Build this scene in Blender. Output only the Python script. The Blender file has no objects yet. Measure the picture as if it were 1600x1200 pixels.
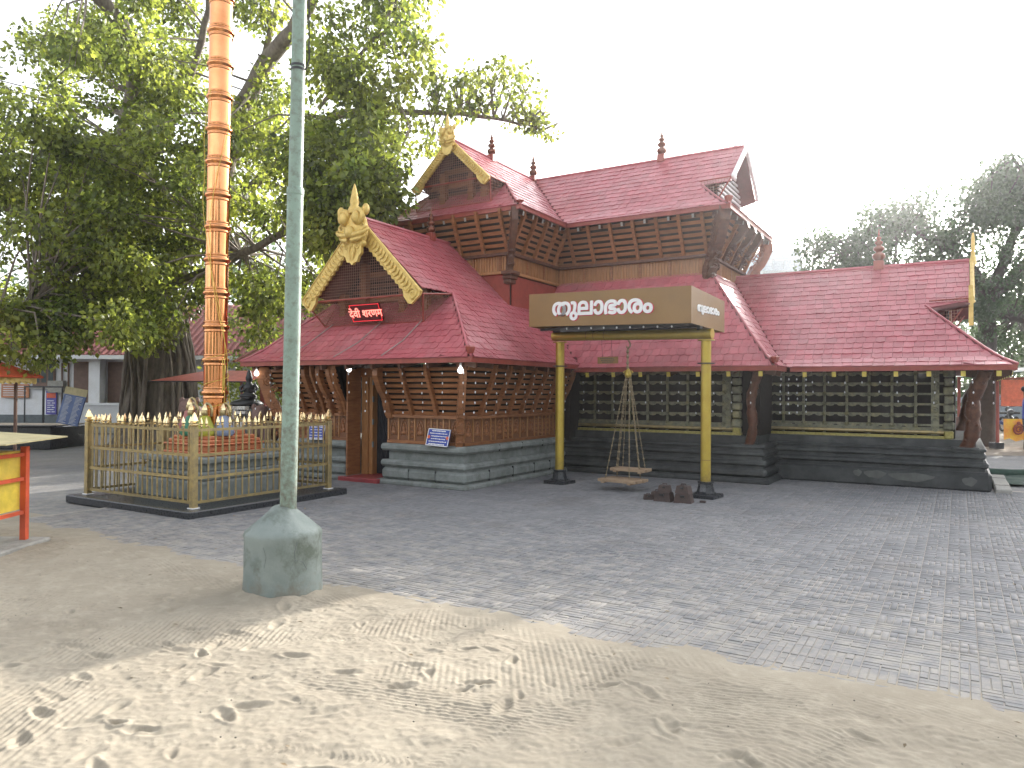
import bpy, math, random
import numpy as np
from mathutils import Vector, Matrix

# ------------------------------------------------------------------ camera, sky, sun, exposure
scene = bpy.context.scene
R = math.radians
YAW = math.atan2(1153, 1900)          # camera heading, turned from +Y towards -X
PITCH = math.atan(12 / 1150.0)
ROLL = 0.006
CAM = Vector((0, 0, 1.55))
fw0 = Vector((-math.sin(YAW), math.cos(YAW), 0)); rt0 = Vector((math.cos(YAW), math.sin(YAW), 0)); up0 = Vector((0, 0, 1))
fwv = fw0 * math.cos(PITCH) + up0 * math.sin(PITCH)
upv = -fw0 * math.sin(PITCH) + up0 * math.cos(PITCH)
rtv = rt0 * math.cos(ROLL) + upv * math.sin(ROLL)
upc = -rt0 * math.sin(ROLL) + upv * math.cos(ROLL)
cam_data = bpy.data.cameras.new('camera')
cam = bpy.data.objects.new('camera', cam_data)
scene.collection.objects.link(cam)
cam.matrix_world = Matrix(((rtv.x, upc.x, -fwv.x, CAM.x), (rtv.y, upc.y, -fwv.y, CAM.y), (rtv.z, upc.z, -fwv.z, CAM.z), (0, 0, 0, 1)))
cam_data.sensor_width = 36.0
cam_data.lens = 1150 / 1600 * 36
cam_data.clip_start = 0.05
cam_data.clip_end = 3000
scene.camera = cam

SUN_EL, SUN_AZ = R(20.3), R(6.0)      # azimuth measured from +Y towards +X
sdir = Vector((math.sin(SUN_AZ) * math.cos(SUN_EL), math.cos(SUN_AZ) * math.cos(SUN_EL), math.sin(SUN_EL)))
world = bpy.data.worlds.new('World'); scene.world = world; world.use_nodes = True
wn = world.node_tree.nodes; wl = world.node_tree.links
for n in list(wn): wn.remove(n)
sky = wn.new('ShaderNodeTexSky'); sky.sky_type = 'NISHITA'; sky.sun_disc = False
sky.sun_elevation = SUN_EL; sky.sun_rotation = SUN_AZ
sky.air_density = 1.0; sky.dust_density = 2.5; sky.ozone_density = 1.0; sky.altitude = 0
hsv = wn.new('ShaderNodeHueSaturation'); hsv.inputs['Saturation'].default_value = 0.22
bg = wn.new('ShaderNodeBackground'); bg.inputs['Strength'].default_value = 0.15
wo = wn.new('ShaderNodeOutputWorld')
wl.new(sky.outputs[0], hsv.inputs['Color']); wl.new(hsv.outputs[0], bg.inputs['Color']); wl.new(bg.outputs[0], wo.inputs['Surface'])
sun_data = bpy.data.lights.new('sun', 'SUN'); sun_data.energy = 2.35; sun_data.angle = R(0.6); sun_data.color = (1.0, 0.94, 0.85)
sun = bpy.data.objects.new('sun', sun_data); scene.collection.objects.link(sun)
sun.rotation_euler = (-sdir).to_track_quat('-Z', 'Y').to_euler(); sun.location = (10, 40, 30)
scene.view_settings.view_transform = 'Standard'; scene.view_settings.look = 'None'
scene.view_settings.gamma = 1.0; scene.view_settings.use_curve_mapping = False
scene.view_settings.exposure = 2.02
scene.cycles.use_denoising = True
scene.cycles.max_bounces = 6; scene.cycles.transparent_max_bounces = 8
scene.cycles.sample_clamp_indirect = 6.0

HAZE = 0.0014
# ------------------------------------------------------------------ helpers
rng = random.Random(7)
nr = np.random.default_rng(11)
COL = scene.collection
F = 1150.0

def at(px, py, dep):
    """point at a given distance along the view axis"""
    d = fwv + rtv * ((px - 800) / F) - upc * ((py - 600) / F)
    return CAM + d * dep

def gp(r, d, z=0.0):
    """point from: metres right of the view axis, metres ahead, height"""
    return Vector((rt0.x * r + fw0.x * d, rt0.y * r + fw0.y * d, z))

def root_of(o):
    while o.parent: o = o.parent
    return o

def thing(name, label, cat, loc=(0, 0, 0), rotz=0.0, group=None):
    o = bpy.data.objects.new(name, None); COL.objects.link(o)
    o.empty_display_size = 0.2
    o.location = loc; o.rotation_euler = (0, 0, rotz)
    o['label'] = label; o['category'] = cat
    if group: o['group'] = group
    return o

def tag(o, label=None, cat=None, group=None, kind=None):
    if label: o['label'] = label
    if cat: o['category'] = cat
    if group: o['group'] = group
    if kind: o['kind'] = kind
    return o

def root_inv(o):
    r = root_of(o)
    return (Matrix.Translation(r.location) @ Matrix.Rotation(r.rotation_euler[2], 4, 'Z')).inverted()

class MB:
    def __init__(self): self.v = []; self.f = []
    def quad(self, a, b, c, d):
        n = len(self.v); self.v += [tuple(a), tuple(b), tuple(c), tuple(d)]; self.f.append((n, n+1, n+2, n+3)); return self
    def tri(self, a, b, c):
        n = len(self.v); self.v += [tuple(a), tuple(b), tuple(c)]; self.f.append((n, n+1, n+2)); return self
    def hexa(self, p):
        """8 points: bottom 4 ccw, top 4 ccw"""
        n = len(self.v); self.v += [tuple(q) for q in p]
        for f in ((3,2,1,0),(4,5,6,7),(0,1,5,4),(1,2,6,5),(2,3,7,6),(3,0,4,7)): self.f.append(tuple(n+i for i in f))
        return self
    def box(self, x0, x1, y0, y1, z0, z1):
        return self.hexa([(x0,y0,z0),(x1,y0,z0),(x1,y1,z0),(x0,y1,z0),(x0,y0,z1),(x1,y0,z1),(x1,y1,z1),(x0,y1,z1)])
    def bbox(self, x0, x1, y0, y1, z0, z1, b=0.01):
        """box with chamfered edges"""
        rings = [(b, z0), (0, z0+b), (0, z1-b), (b, z1)]
        n = len(self.v)
        for ins, z in rings:
            self.v += [(x0+ins+ (b if ins==0 else 0),y0+ins,z),(x1-ins-(b if ins==0 else 0),y0+ins,z),(x1-ins,y0+ins+(b if ins==0 else 0),z),(x1-ins,y1-ins-(b if ins==0 else 0),z),
                       (x1-ins-(b if ins==0 else 0),y1-ins,z),(x0+ins+(b if ins==0 else 0),y1-ins,z),(x0+ins,y1-ins-(b if ins==0 else 0),z),(x0+ins,y0+ins+(b if ins==0 else 0),z)]
        for k in range(3):
            for i in range(8):
                a = n+k*8+i; c = n+k*8+(i+1) % 8
                self.f.append((a, c, c+8, a+8))
        self.f.append(tuple(n+7-i for i in range(8))); self.f.append(tuple(n+24+i for i in range(8)))
        return self
    def beam(self, a, b, w, h, up=(0, 0, 1)):
        """box along a-b with width w (sideways) and height h"""
        a = Vector(a); b = Vector(b); d = (b-a).normalized(); u = Vector(up)
        s = d.cross(u)
        if s.length < 1e-5: s = d.cross(Vector((1, 0, 0)))
        s.normalize(); u = s.cross(d); s = s*(w/2); u = u*(h/2)
        return self.hexa([a-s-u, a+s-u, b+s-u, b-s-u, a-s+u, a+s+u, b+s+u, b-s+u])
    def tube(self, pts, rad, n=8, cap=True):
        pts = [Vector(p) for p in pts]
        if not hasattr(rad, '__len__'): rad = [rad]*len(pts)
        base = len(self.v); prev = None
        for i, p in enumerate(pts):
            t = (pts[min(i+1, len(pts)-1)] - pts[max(i-1, 0)])
            if t.length < 1e-9: t = Vector((0, 0, 1))
            t.normalize()
            if prev is None:
                s = t.cross(Vector((0, 0, 1)))
                if s.length < 1e-3: s = t.cross(Vector((1, 0, 0)))
            else:
                s = prev - t*prev.dot(t)
            s.normalize(); prev = s; u = t.cross(s)
            for k in range(n):
                a = 2*math.pi*k/n
                q = p + (s*math.cos(a) + u*math.sin(a))*rad[i]
                self.v.append((q.x, q.y, q.z))
        for i in range(len(pts)-1):
            for k in range(n):
                a = base+i*n+k; b = base+i*n+(k+1) % n
                self.f.append((a, a+n, b+n, b))
        if cap:
            e = base+(len(pts)-1)*n; m = len(self.v)
            self.v += self.v[base:base+n]+self.v[e:e+n]
            self.f.append(tuple(m+k for k in range(n))); self.f.append(tuple(m+n+n-1-k for k in range(n)))
        return self
    def lathe(self, prof, n=16, c=(0, 0, 0), ang0=0.0, lean=(0, 0)):
        """prof: list of (r, z)"""
        base = len(self.v)
        for r, z in prof:
            for k in range(n):
                a = ang0 + 2*math.pi*k/n
                self.v.append((c[0]+lean[0]*z+r*math.cos(a), c[1]+lean[1]*z+r*math.sin(a), c[2]+z))
        m = len(prof)
        for i in range(m-1):
            for k in range(n):
                a = base+i*n+k; b = base+i*n+(k+1) % n
                self.f.append((a, b, b+n, a+n))
        e = base+(m-1)*n; q = len(self.v)
        self.v += self.v[base:base+n]+self.v[e:e+n]
        self.f.append(tuple(q+n-1-k for k in range(n))); self.f.append(tuple(q+n+k for k in range(n)))
        return self
    def ball(self, c, rx, ry=None, rz=None, n=10, m=7):
        ry = rx if ry is None else ry; rz = rx if rz is None else rz
        base = len(self.v)
        for i in range(m+1):
            th = math.pi*i/m
            for k in range(n):
                a = 2*math.pi*k/n
                self.v.append((c[0]+rx*math.sin(th)*math.cos(a), c[1]+ry*math.sin(th)*math.sin(a), c[2]-rz*math.cos(th)))
        for i in range(m):
            for k in range(n):
                a = base+i*n+k; b = base+i*n+(k+1) % n
                self.f.append((a, b, b+n, a+n))
        return self
    def prism(self, poly, origin, ax, ay, thick):
        """2-D polygon in the plane (ax, ay), pushed along their normal by thick, centred"""
        o = Vector(origin); ax = Vector(ax); ay = Vector(ay); nn = ax.cross(ay).normalized()*(thick/2)
        n = len(self.v); m = len(poly)
        for sgn in (-1, 1):
            for x, y in poly:
                q = o+ax*x+ay*y+nn*sgn; self.v.append((q.x, q.y, q.z))
        self.f.append(tuple(n+m-1-i for i in range(m))); self.f.append(tuple(n+m+i for i in range(m)))
        for i in range(m):
            j = (i+1) % m
            self.f.append((n+i, n+j, n+m+j, n+m+i))
        return self
    def spiral(self, c, ax, ay, r0, turns, rad, a0=0.0, n=6, steps=14, out=0.0):
        """a curl: tube that winds inwards in the plane (ax, ay)"""
        c = Vector(c); ax = Vector(ax); ay = Vector(ay); nn = ax.cross(ay)
        pts = []; rr = []
        for i in range(steps+1):
            t = i/steps; a = a0+turns*2*math.pi*t; r = r0*(1-0.85*t)
            pts.append(c+ax*(r*math.cos(a))+ay*(r*math.sin(a))+nn*(out*t)); rr.append(rad*(1-0.45*t))
        return self.tube(pts, rr, n)
    def build(self, name, mat, parent=None, world=True, smooth=False, xf=None):
        me = bpy.data.meshes.new(name)
        v = self.v
        M = None
        if xf is not None: M = xf
        if world and parent is not None:
            M = root_inv(parent) if M is None else root_inv(parent) @ M
        if M is not None:
            a = np.array(v, dtype=float).reshape(-1, 3); mm = np.array(M)
            v = (a @ mm[:3, :3].T + mm[:3, 3]).tolist()
        me.from_pydata([tuple(q) for q in v], [], self.f)
        if smooth: me.polygons.foreach_set('use_smooth', [True]*len(me.polygons))
        me.materials.append(mat); me.update()
        o = bpy.data.objects.new(name, me); COL.objects.link(o)
        if parent is not None: o.parent = parent
        return o

def copy_tree(o, parent=None):
    c = o.copy(); COL.objects.link(c); c.parent = parent
    for ch in list(o.children): copy_tree(ch, c)
    return c

def np_mesh(name, verts, faces, mat, parent=None, nper=4, smooth=False):
    """fast mesh from numpy arrays with equal-sized faces"""
    me = bpy.data.meshes.new(name)
    verts = np.asarray(verts, dtype=np.float32); faces = np.asarray(faces, dtype=np.int32)
    if parent is not None:
        mm = np.array(root_inv(parent)); verts = (verts @ mm[:3, :3].T + mm[:3, 3]).astype(np.float32)
    me.vertices.add(len(verts)); me.vertices.foreach_set('co', verts.ravel())
    me.loops.add(faces.size); me.loops.foreach_set('vertex_index', faces.ravel())
    me.polygons.add(len(faces))
    me.polygons.foreach_set('loop_start', np.arange(0, faces.size, nper, dtype=np.int32))
    me.polygons.foreach_set('loop_total', np.full(len(faces), nper, dtype=np.int32))
    if smooth: me.polygons.foreach_set('use_smooth', np.ones(len(faces), dtype=bool))
    me.materials.append(mat); me.update(calc_edges=True); me.validate()
    o = bpy.data.objects.new(name, me); COL.objects.link(o)
    if parent is not None: o.parent = parent
    return o

# ------------------------------------------------------------------ materials
MATS = {}
def mat(name, col, rough=0.6, metal=0.0, col2=None, scale=8.0, bump=0.0, bscale=30.0, spec=0.5, island=0.0, objr=0.0, dirt=None, dirt_scale=2.0, dirt_amt=0.5, detail=4.0, stretch=None, emit=None, trans=None):
    m = bpy.data.materials.new(name); m.use_nodes = True; MATS[name] = m
    nt = m.node_tree; N = nt.nodes; L = nt.links
    p = N['Principled BSDF']
    p.inputs['Roughness'].default_value = rough; p.inputs['Metallic'].default_value = metal
    p.inputs['Specular IOR Level'].default_value = spec
    tc = N.new('ShaderNodeTexCoord')
    geo = N.new('ShaderNodeNewGeometry')
    src = geo.outputs['Position']
    if stretch:
        mp = N.new('ShaderNodeMapping'); mp.inputs['Scale'].default_value = stretch; L.new(src, mp.inputs['Vector']); src = mp.outputs[0]
    def noise(sc, det=detail, rgh=0.6):
        n = N.new('ShaderNodeTexNoise'); n.inputs['Scale'].default_value = sc; n.inputs['Detail'].default_value = det; n.inputs['Roughness'].default_value = rgh
        L.new(src, n.inputs['Vector']); return n
    def mixc(a, b, fac):
        x = N.new('ShaderNodeMix'); x.data_type = 'RGBA'
        if hasattr(a, 'is_linked'): L.new(a, x.inputs['A'])
        else: x.inputs['A'].default_value = (*a, 1)
        if hasattr(b, 'is_linked'): L.new(b, x.inputs['B'])
        else: x.inputs['B'].default_value = (*b, 1)
        if hasattr(fac, 'is_linked'): L.new(fac, x.inputs['Factor'])
        else: x.inputs['Factor'].default_value = fac
        return x.outputs['Result']
    def ramp(src_, a, b):
        r = N.new('ShaderNodeMapRange'); r.inputs['From Min'].default_value = a; r.inputs['From Max'].default_value = b; L.new(src_, r.inputs['Value']); return r.outputs[0]
    c = None
    if col2 is None: col2 = tuple(x*0.72 for x in col)
    c = mixc(col, col2, ramp(noise(scale).outputs['Fac'], 0.35, 0.68))
    if dirt is not None:
        d = ramp(noise(dirt_scale, 6.0, 0.7).outputs['Fac'], 0.48, 0.66)
        ml = N.new('ShaderNodeMath'); ml.operation = 'MULTIPLY'; ml.inputs[1].default_value = dirt_amt; L.new(d, ml.inputs[0])
        c = mixc(c, dirt, ml.outputs[0])
    if island or objr:
        a = N.new('ShaderNodeMath'); a.operation = 'MULTIPLY_ADD'; a.inputs[1].default_value = island; a.inputs[2].default_value = 1-island/2
        L.new(geo.outputs['Random Per Island'], a.inputs[0]); f = a.outputs[0]
        if objr:
            oi = N.new('ShaderNodeObjectInfo')
            b = N.new('ShaderNodeMath'); b.operation = 'MULTIPLY_ADD'; b.inputs[1].default_value = objr; b.inputs[2].default_value = 1-objr/2
            L.new(oi.outputs['Random'], b.inputs[0])
            g = N.new('ShaderNodeMath'); g.operation = 'MULTIPLY'; L.new(f, g.inputs[0]); L.new(b.outputs[0], g.inputs[1]); f = g.outputs[0]
        vm = N.new('ShaderNodeVectorMath'); vm.operation = 'SCALE'; L.new(c, vm.inputs[0]); L.new(f, vm.inputs['Scale']); c = vm.outputs[0]
    L.new(c, p.inputs['Base Color'])
    rr = N.new('ShaderNodeMapRange'); rr.inputs['To Min'].default_value = max(0.02, rough-0.1); rr.inputs['To Max'].default_value = min(1.0, rough+0.12)
    L.new(noise(scale*2.3).outputs['Fac'], rr.inputs['Value']); L.new(rr.outputs[0], p.inputs['Roughness'])
    if bump:
        b = N.new('ShaderNodeBump'); b.inputs['Strength'].default_value = min(1.0, bump); b.inputs['Distance'].default_value = 0.01*max(1, bump)
        L.new(noise(bscale).outputs['Fac'], b.inputs['Height']); L.new(b.outputs[0], p.inputs['Normal'])
    if emit:
        p.inputs['Emission Color'].default_value = (*emit[0], 1); p.inputs['Emission Strength'].default_value = emit[1]
    if trans:
        out = N['Material Output']; t = N.new('ShaderNodeBsdfTranslucent'); t.inputs['Color'].default_value = (*trans[0], 1)
        ms = N.new('ShaderNodeMixShader'); ms.inputs[0].default_value = trans[1]
        if trans[0] is not None:
            vm2 = N.new('ShaderNodeVectorMath'); vm2.operation = 'MULTIPLY'; L.new(c, vm2.inputs[0]); vm2.inputs[1].default_value = trans[0]; L.new(vm2.outputs[0], t.inputs['Color'])
        L.new(p.outputs[0], ms.inputs[1]); L.new(t.outputs[0], ms.inputs[2]); L.new(ms.outputs[0], out.inputs['Surface'])
    return m

M_roof = mat('red_roof_paint', (0.46, 0.122, 0.142), rough=0.34, col2=(0.36, 0.088, 0.104), scale=3.0, bump=0.35, bscale=45, island=0.22, objr=0.12, dirt=(0.42, 0.18, 0.19), dirt_scale=1.1, dirt_amt=0.55)
M_roofdeck = mat('red_roof_underlay', (0.13, 0.03, 0.03), rough=0.6)
M_redtrim = mat('red_trim_paint', (0.32, 0.065, 0.045), rough=0.42, scale=6)
M_wood = mat('varnished_teak', (0.32, 0.135, 0.055), rough=0.48, col2=(0.19, 0.075, 0.030), scale=5, stretch=(1, 1, 6), bump=0.15, bscale=40, objr=0.3, island=0.15)
M_woodpl = mat('pale_teak_boards', (0.40, 0.20, 0.085), rough=0.45, col2=(0.28, 0.13, 0.05), scale=6, stretch=(8, 8, 1), bump=0.12, objr=0.25, island=0.2)
M_wooddk = mat('dark_carved_wood', (0.13, 0.052, 0.027), rough=0.5, col2=(0.065, 0.026, 0.015), scale=14, bump=0.5, bscale=35)
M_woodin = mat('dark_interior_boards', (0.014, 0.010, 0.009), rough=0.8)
M_gold = mat('gold_painted_relief', (0.72, 0.53, 0.17), rough=0.38, metal=0.25, col2=(0.55, 0.38, 0.10), scale=12, bump=0.5, bscale=38)
M_brass = mat('weathered_brass', (0.48, 0.37, 0.17), rough=0.36, metal=0.75, col2=(0.34, 0.27, 0.15), scale=9, objr=0.25, dirt=(0.2, 0.18, 0.13), dirt_scale=12, dirt_amt=0.5)
M_brassbright = mat('polished_brass_tip', (0.86, 0.70, 0.42), rough=0.22, metal=0.9, col2=(0.75, 0.58, 0.3))
M_copper = mat('polished_copper', (0.74, 0.34, 0.15), rough=0.08, metal=1.0, col2=(0.66, 0.27, 0.11), scale=4)
M_copperdull = mat('copper_sheet_base', (0.62, 0.25, 0.13), rough=0.36, metal=0.7, col2=(0.5, 0.17, 0.08), scale=9, bump=0.3)
M_bronze = mat('dark_copper_finial', (0.22, 0.085, 0.055), rough=0.3, metal=0.8)
M_granite = mat('grey_green_granite', (0.25, 0.27, 0.26), rough=0.75, col2=(0.17, 0.19, 0.18), scale=7, bump=0.35, bscale=60, dirt=(0.10, 0.11, 0.10), dirt_scale=3, dirt_amt=0.5, objr=0.15)
M_granitedk = mat('oil_blackened_granite', (0.045, 0.048, 0.049), rough=0.55, col2=(0.024, 0.026, 0.027), scale=5, bump=0.4, bscale=45, dirt=(0.11, 0.12, 0.115), dirt_scale=2.2, dirt_amt=0.45, objr=0.2)
M_blackstone = mat('polished_black_stone', (0.035, 0.037, 0.042), rough=0.28, scale=20)
M_lattice = mat('oiled_brass_lattice', (0.22, 0.215, 0.15), rough=0.45, metal=0.35, col2=(0.10, 0.10, 0.075), scale=14, bump=0.4, bscale=60, dirt=(0.32, 0.28, 0.12), dirt_scale=6, dirt_amt=0.5, objr=0.2)
M_goldstrip = mat('embossed_gilt_strip', (0.42, 0.37, 0.12), rough=0.4, metal=0.5, col2=(0.26, 0.22, 0.07), scale=25, bump=0.9, bscale=55)
M_goldcol = mat('gold_painted_pipe', (0.48, 0.36, 0.065), rough=0.33, metal=0.5, col2=(0.42, 0.30, 0.05), scale=5, dirt=(0.42, 0.30, 0.07), dirt_scale=5, dirt_amt=0.4)
M_signboard = mat('bronze_sign_vinyl', (0.235, 0.128, 0.036), rough=0.45, col2=(0.20, 0.108, 0.030), scale=2)
M_white = mat('white_paint', (0.78, 0.78, 0.78), rough=0.5, col2=(0.72, 0.72, 0.72))
M_red = mat('red_lettering_edge', (0.62, 0.03, 0.08), rough=0.5)
M_darkmetal = mat('dark_steel', (0.06, 0.06, 0.065), rough=0.5, metal=0.4)
M_iron = mat('rusty_cast_iron', (0.07, 0.045, 0.038), rough=0.75, col2=(0.045, 0.032, 0.03), scale=20, bump=0.4, objr=0.3)
M_chain = mat('brass_chain_metal', (0.30, 0.24, 0.15), rough=0.42, metal=0.7)
M_plank = mat('worn_plank', (0.36, 0.26, 0.17), rough=0.7, col2=(0.24, 0.16, 0.10), scale=6, stretch=(1, 6, 1), bump=0.3)
M_conc = mat('pale_green_painted_concrete', (0.25, 0.285, 0.265), rough=0.8, col2=(0.18, 0.215, 0.20), scale=4, bump=0.3, bscale=35, dirt=(0.10, 0.12, 0.095), dirt_scale=4.5, dirt_amt=0.9)
M_pole = mat('flaking_green_pole_paint', (0.26, 0.36, 0.30), rough=0.55, col2=(0.22, 0.30, 0.25), scale=5, bump=0.25, bscale=50, dirt=(0.13, 0.12, 0.09), dirt_scale=19, dirt_amt=0.6)
M_slab = mat('plain_concrete', (0.34, 0.33, 0.30), rough=0.85, bump=0.3)
M_orange = mat('orange_red_paint', (0.72, 0.12, 0.05), rough=0.45, scale=5, dirt=(0.45, 0.09, 0.05), dirt_scale=4, dirt_amt=0.4)
M_yellow = mat('yellow_sheet_metal', (0.78, 0.60, 0.08), rough=0.45, dirt=(0.6, 0.45, 0.12), dirt_scale=3, dirt_amt=0.35)
M_beige = mat('khaki_sheet', (0.52, 0.45, 0.25), rough=0.6)
M_yelcloth = mat('yellow_satin_frill', (0.75, 0.58, 0.18), rough=0.55)
M_wall = mat('white_lime_wash', (0.70, 0.71, 0.74), rough=0.85, col2=(0.62, 0.63, 0.66), scale=1.5, dirt=(0.5, 0.49, 0.47), dirt_scale=1.2, dirt_amt=0.4)
M_skirting = mat('grey_wall_skirting', (0.13, 0.15, 0.16), rough=0.8)
M_tile = mat('clay_roof_tile', (0.36, 0.13, 0.11), rough=0.7, col2=(0.24, 0.09, 0.08), scale=6, objr=0.3, island=0.3)
M_shutter = mat('brown_roller_shutter', (0.17, 0.10, 0.075), rough=0.6)
M_frame = mat('brown_window_frame', (0.20, 0.12, 0.09), rough=0.6)
M_glass = mat('window_glass', (0.10, 0.12, 0.13), rough=0.08)
M_blue = mat('blue_enamel_board', (0.02, 0.055, 0.36), rough=0.4)
M_bluefade = mat('faded_blue_board', (0.10, 0.16, 0.36), rough=0.5)
M_cloth = mat('black_door_curtain', (0.022, 0.024, 0.03), rough=0.9, bump=0.4, bscale=14)
M_steel = mat('stainless_steel', (0.55, 0.55, 0.56), rough=0.22, metal=0.9)
M_statue = mat('reddish_brown_stone', (0.20, 0.12, 0.10), rough=0.7, bump=0.3)
M_black = mat('black_stone_figure', (0.018, 0.018, 0.02), rough=0.35)
M_awning = mat('red_awning_sheet', (0.46, 0.10, 0.065), rough=0.6)
M_bark = mat('grey_brown_bark', (0.24, 0.205, 0.17), rough=0.9, col2=(0.12, 0.10, 0.083), scale=5, stretch=(2.2, 2.2, 0.5), bump=1.0, bscale=9)
M_bark2 = mat('dark_bark', (0.09, 0.075, 0.065), rough=0.9, bump=0.8, bscale=9)
M_leaf = mat('peepal_leaf', (0.18, 0.205, 0.062), rough=0.34, col2=(0.082, 0.118, 0.036), scale=1.1, island=1.3, trans=((2.4, 2.3, 1.1), 0.55))
M_leaf2 = mat('rain_tree_leaf', (0.085, 0.12, 0.075), rough=0.5, col2=(0.055, 0.085, 0.05), scale=0.5, island=0.6, trans=((1.6, 1.7, 1.0), 0.35))
M_bulb = mat('small_clear_bulb', (0.75, 0.76, 0.78), rough=0.2)
M_wire = mat('dark_cable', (0.02, 0.02, 0.02), rough=0.6)
M_lampglow = mat('lit_bulb', (1, 1, 1), emit=((1.0, 0.98, 0.92), 2.0))
M_led = mat('red_led_lettering', (0.8, 0.02, 0.03), emit=((1.0, 0.03, 0.05), 0.22))
M_led2 = mat('bright_led_core', (1, 0.5, 0.4), emit=((1.0, 0.30, 0.22), 0.30))
M_ledpanel = mat('led_sign_backing', (0.10, 0.008, 0.012), rough=0.4)
M_thread = mat('yellow_thread', (0.75, 0.55, 0.10), rough=0.6)
M_green = mat('green_ground_mat', (0.035, 0.075, 0.055), rough=0.9, bump=0.4)
M_stone = mat('pale_kerb_stone', (0.36, 0.35, 0.32), rough=0.85, bump=0.3)
M_blueshirt = mat('blue_shirt', (0.08, 0.11, 0.42), rough=0.8)
M_skin = mat('brown_skin', (0.22, 0.11, 0.07), rough=0.5)
M_hair = mat('black_hair', (0.012, 0.01, 0.009), rough=0.5)
M_trouser = mat('dark_trousers', (0.04, 0.04, 0.05), rough=0.85)
M_bikeblue = mat('blue_motorbike_paint', (0.03, 0.07, 0.30), rough=0.3)
M_bikeblack = mat('black_motorbike_paint', (0.02, 0.02, 0.022), rough=0.3)
M_rubber = mat('tyre_rubber', (0.02, 0.02, 0.02), rough=0.85)
M_bldg = mat('pale_far_building', (0.30, 0.36, 0.42), rough=0.8)
M_coral = mat('pink_coral_wall', (0.55, 0.35, 0.30), rough=0.8)

def grime(m, col, zref, k, scale):
    """splashed dirt creeping up from the ground in ragged patches"""
    N = m.node_tree.nodes; L = m.node_tree.links; p = N['Principled BSDF']; src = p.inputs['Base Color'].links[0].from_socket
    geo = N.new('ShaderNodeNewGeometry'); sp = N.new('ShaderNodeSeparateXYZ'); L.new(geo.outputs['Position'], sp.inputs[0])
    n = N.new('ShaderNodeTexNoise'); n.inputs['Scale'].default_value = scale; n.inputs['Detail'].default_value = 6; n.inputs['Roughness'].default_value = .7; L.new(geo.outputs['Position'], n.inputs['Vector'])
    a = N.new('ShaderNodeMath'); a.operation = 'MULTIPLY_ADD'; a.inputs[1].default_value = -k; a.inputs[2].default_value = zref*k; L.new(sp.outputs['Z'], a.inputs[0])
    b = N.new('ShaderNodeMath'); b.operation = 'ADD'; L.new(a.outputs[0], b.inputs[0]); L.new(n.outputs['Fac'], b.inputs[1])
    r = N.new('ShaderNodeMapRange'); r.inputs[1].default_value = .45; r.inputs[2].default_value = .75; r.inputs[4].default_value = .85; L.new(b.outputs[0], r.inputs[0])
    x = N.new('ShaderNodeMix'); x.data_type = 'RGBA'; L.new(src, x.inputs['A']); x.inputs['B'].default_value = (*col, 1); L.new(r.outputs[0], x.inputs['Factor']); L.new(x.outputs['Result'], p.inputs['Base Color'])
grime(M_pole, (.115, .095, .07), 1.25, .22, 22)
grime(M_conc, (.21, .185, .15), .10, .9, 9)
grime(M_granite, (.13, .13, .115), .02, .8, 6)
grime(M_goldcol, (.22, .16, .06), .35, .5, 16)
# ------------------------------------------------------------------ ground
def value_noise(x, y, scale, seed):
    g = np.random.default_rng(seed).random((256, 256))
    xs = x*scale; ys = y*scale
    xi = np.floor(xs).astype(int); yi = np.floor(ys).astype(int)
    fx = xs-xi; fy = ys-yi
    fx = fx*fx*(3-2*fx); fy = fy*fy*(3-2*fy)
    a = g[xi % 256, yi % 256]; b = g[(xi+1) % 256, yi % 256]; c = g[xi % 256, (yi+1) % 256]; d = g[(xi+1) % 256, (yi+1) % 256]
    return (a*(1-fx)+b*fx)*(1-fy)+(c*(1-fx)+d*fx)*fy

def sand_material(name, base, dark, dusty=False):
    m = bpy.data.materials.new(name); m.use_nodes = True
    N = m.node_tree.nodes; L = m.node_tree.links; p = N['Principled BSDF']
    p.inputs['Roughness'].default_value = 0.95; p.inputs['Specular IOR Level'].default_value = 0.15
    geo = N.new('ShaderNodeNewGeometry')
    def noise(s, d=5, r=0.65):
        n = N.new('ShaderNodeTexNoise'); n.inputs['Scale'].default_value = s; n.inputs['Detail'].default_value = d; n.inputs['Roughness'].default_value = r
        L.new(geo.outputs['Position'], n.inputs['Vector']); return n.outputs['Fac']
    def rampv(v, a, b, lo=0., hi=1.):
        r = N.new('ShaderNodeMapRange'); r.inputs[1].default_value = a; r.inputs[2].default_value = b; r.inputs[3].default_value = lo; r.inputs[4].default_value = hi; L.new(v, r.inputs[0]); return r.outputs[0]
    def mix(a, b, f):
        x = N.new('ShaderNodeMix'); x.data_type = 'RGBA'
        for s, k in ((a, 'A'), (b, 'B')):
            if hasattr(s, 'is_linked'): L.new(s, x.inputs[k])
            else: x.inputs[k].default_value = (*s, 1)
        L.new(f, x.inputs['Factor']); return x.outputs['Result']
    c = mix(base, dark, rampv(noise(1.7), 0.35, 0.75))
    c = mix(c, tuple(v*1.18 for v in base), rampv(noise(9), 0.5, 0.8))
    c = mix(c, tuple(v*0.45 for v in dark), rampv(noise(260, 2), 0.66, 0.78, 0, 0.75))
    c = mix(c, tuple(v*0.22 for v in dark), rampv(noise(85, 2), 0.73, 0.77, 0, 0.8))
    L.new(c, p.inputs['Base Color'])
    b = N.new('ShaderNodeBump'); b.inputs['Strength'].default_value = 0.55; b.inputs['Distance'].default_value = 0.006
    L.new(noise(190, 3, 0.8), b.inputs['Height']); L.new(b.outputs[0], p.inputs['Normal'])
    return m
M_sand = sand_material('river_sand', (0.35, 0.31, 0.245), (0.275, 0.24, 0.188))
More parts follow.
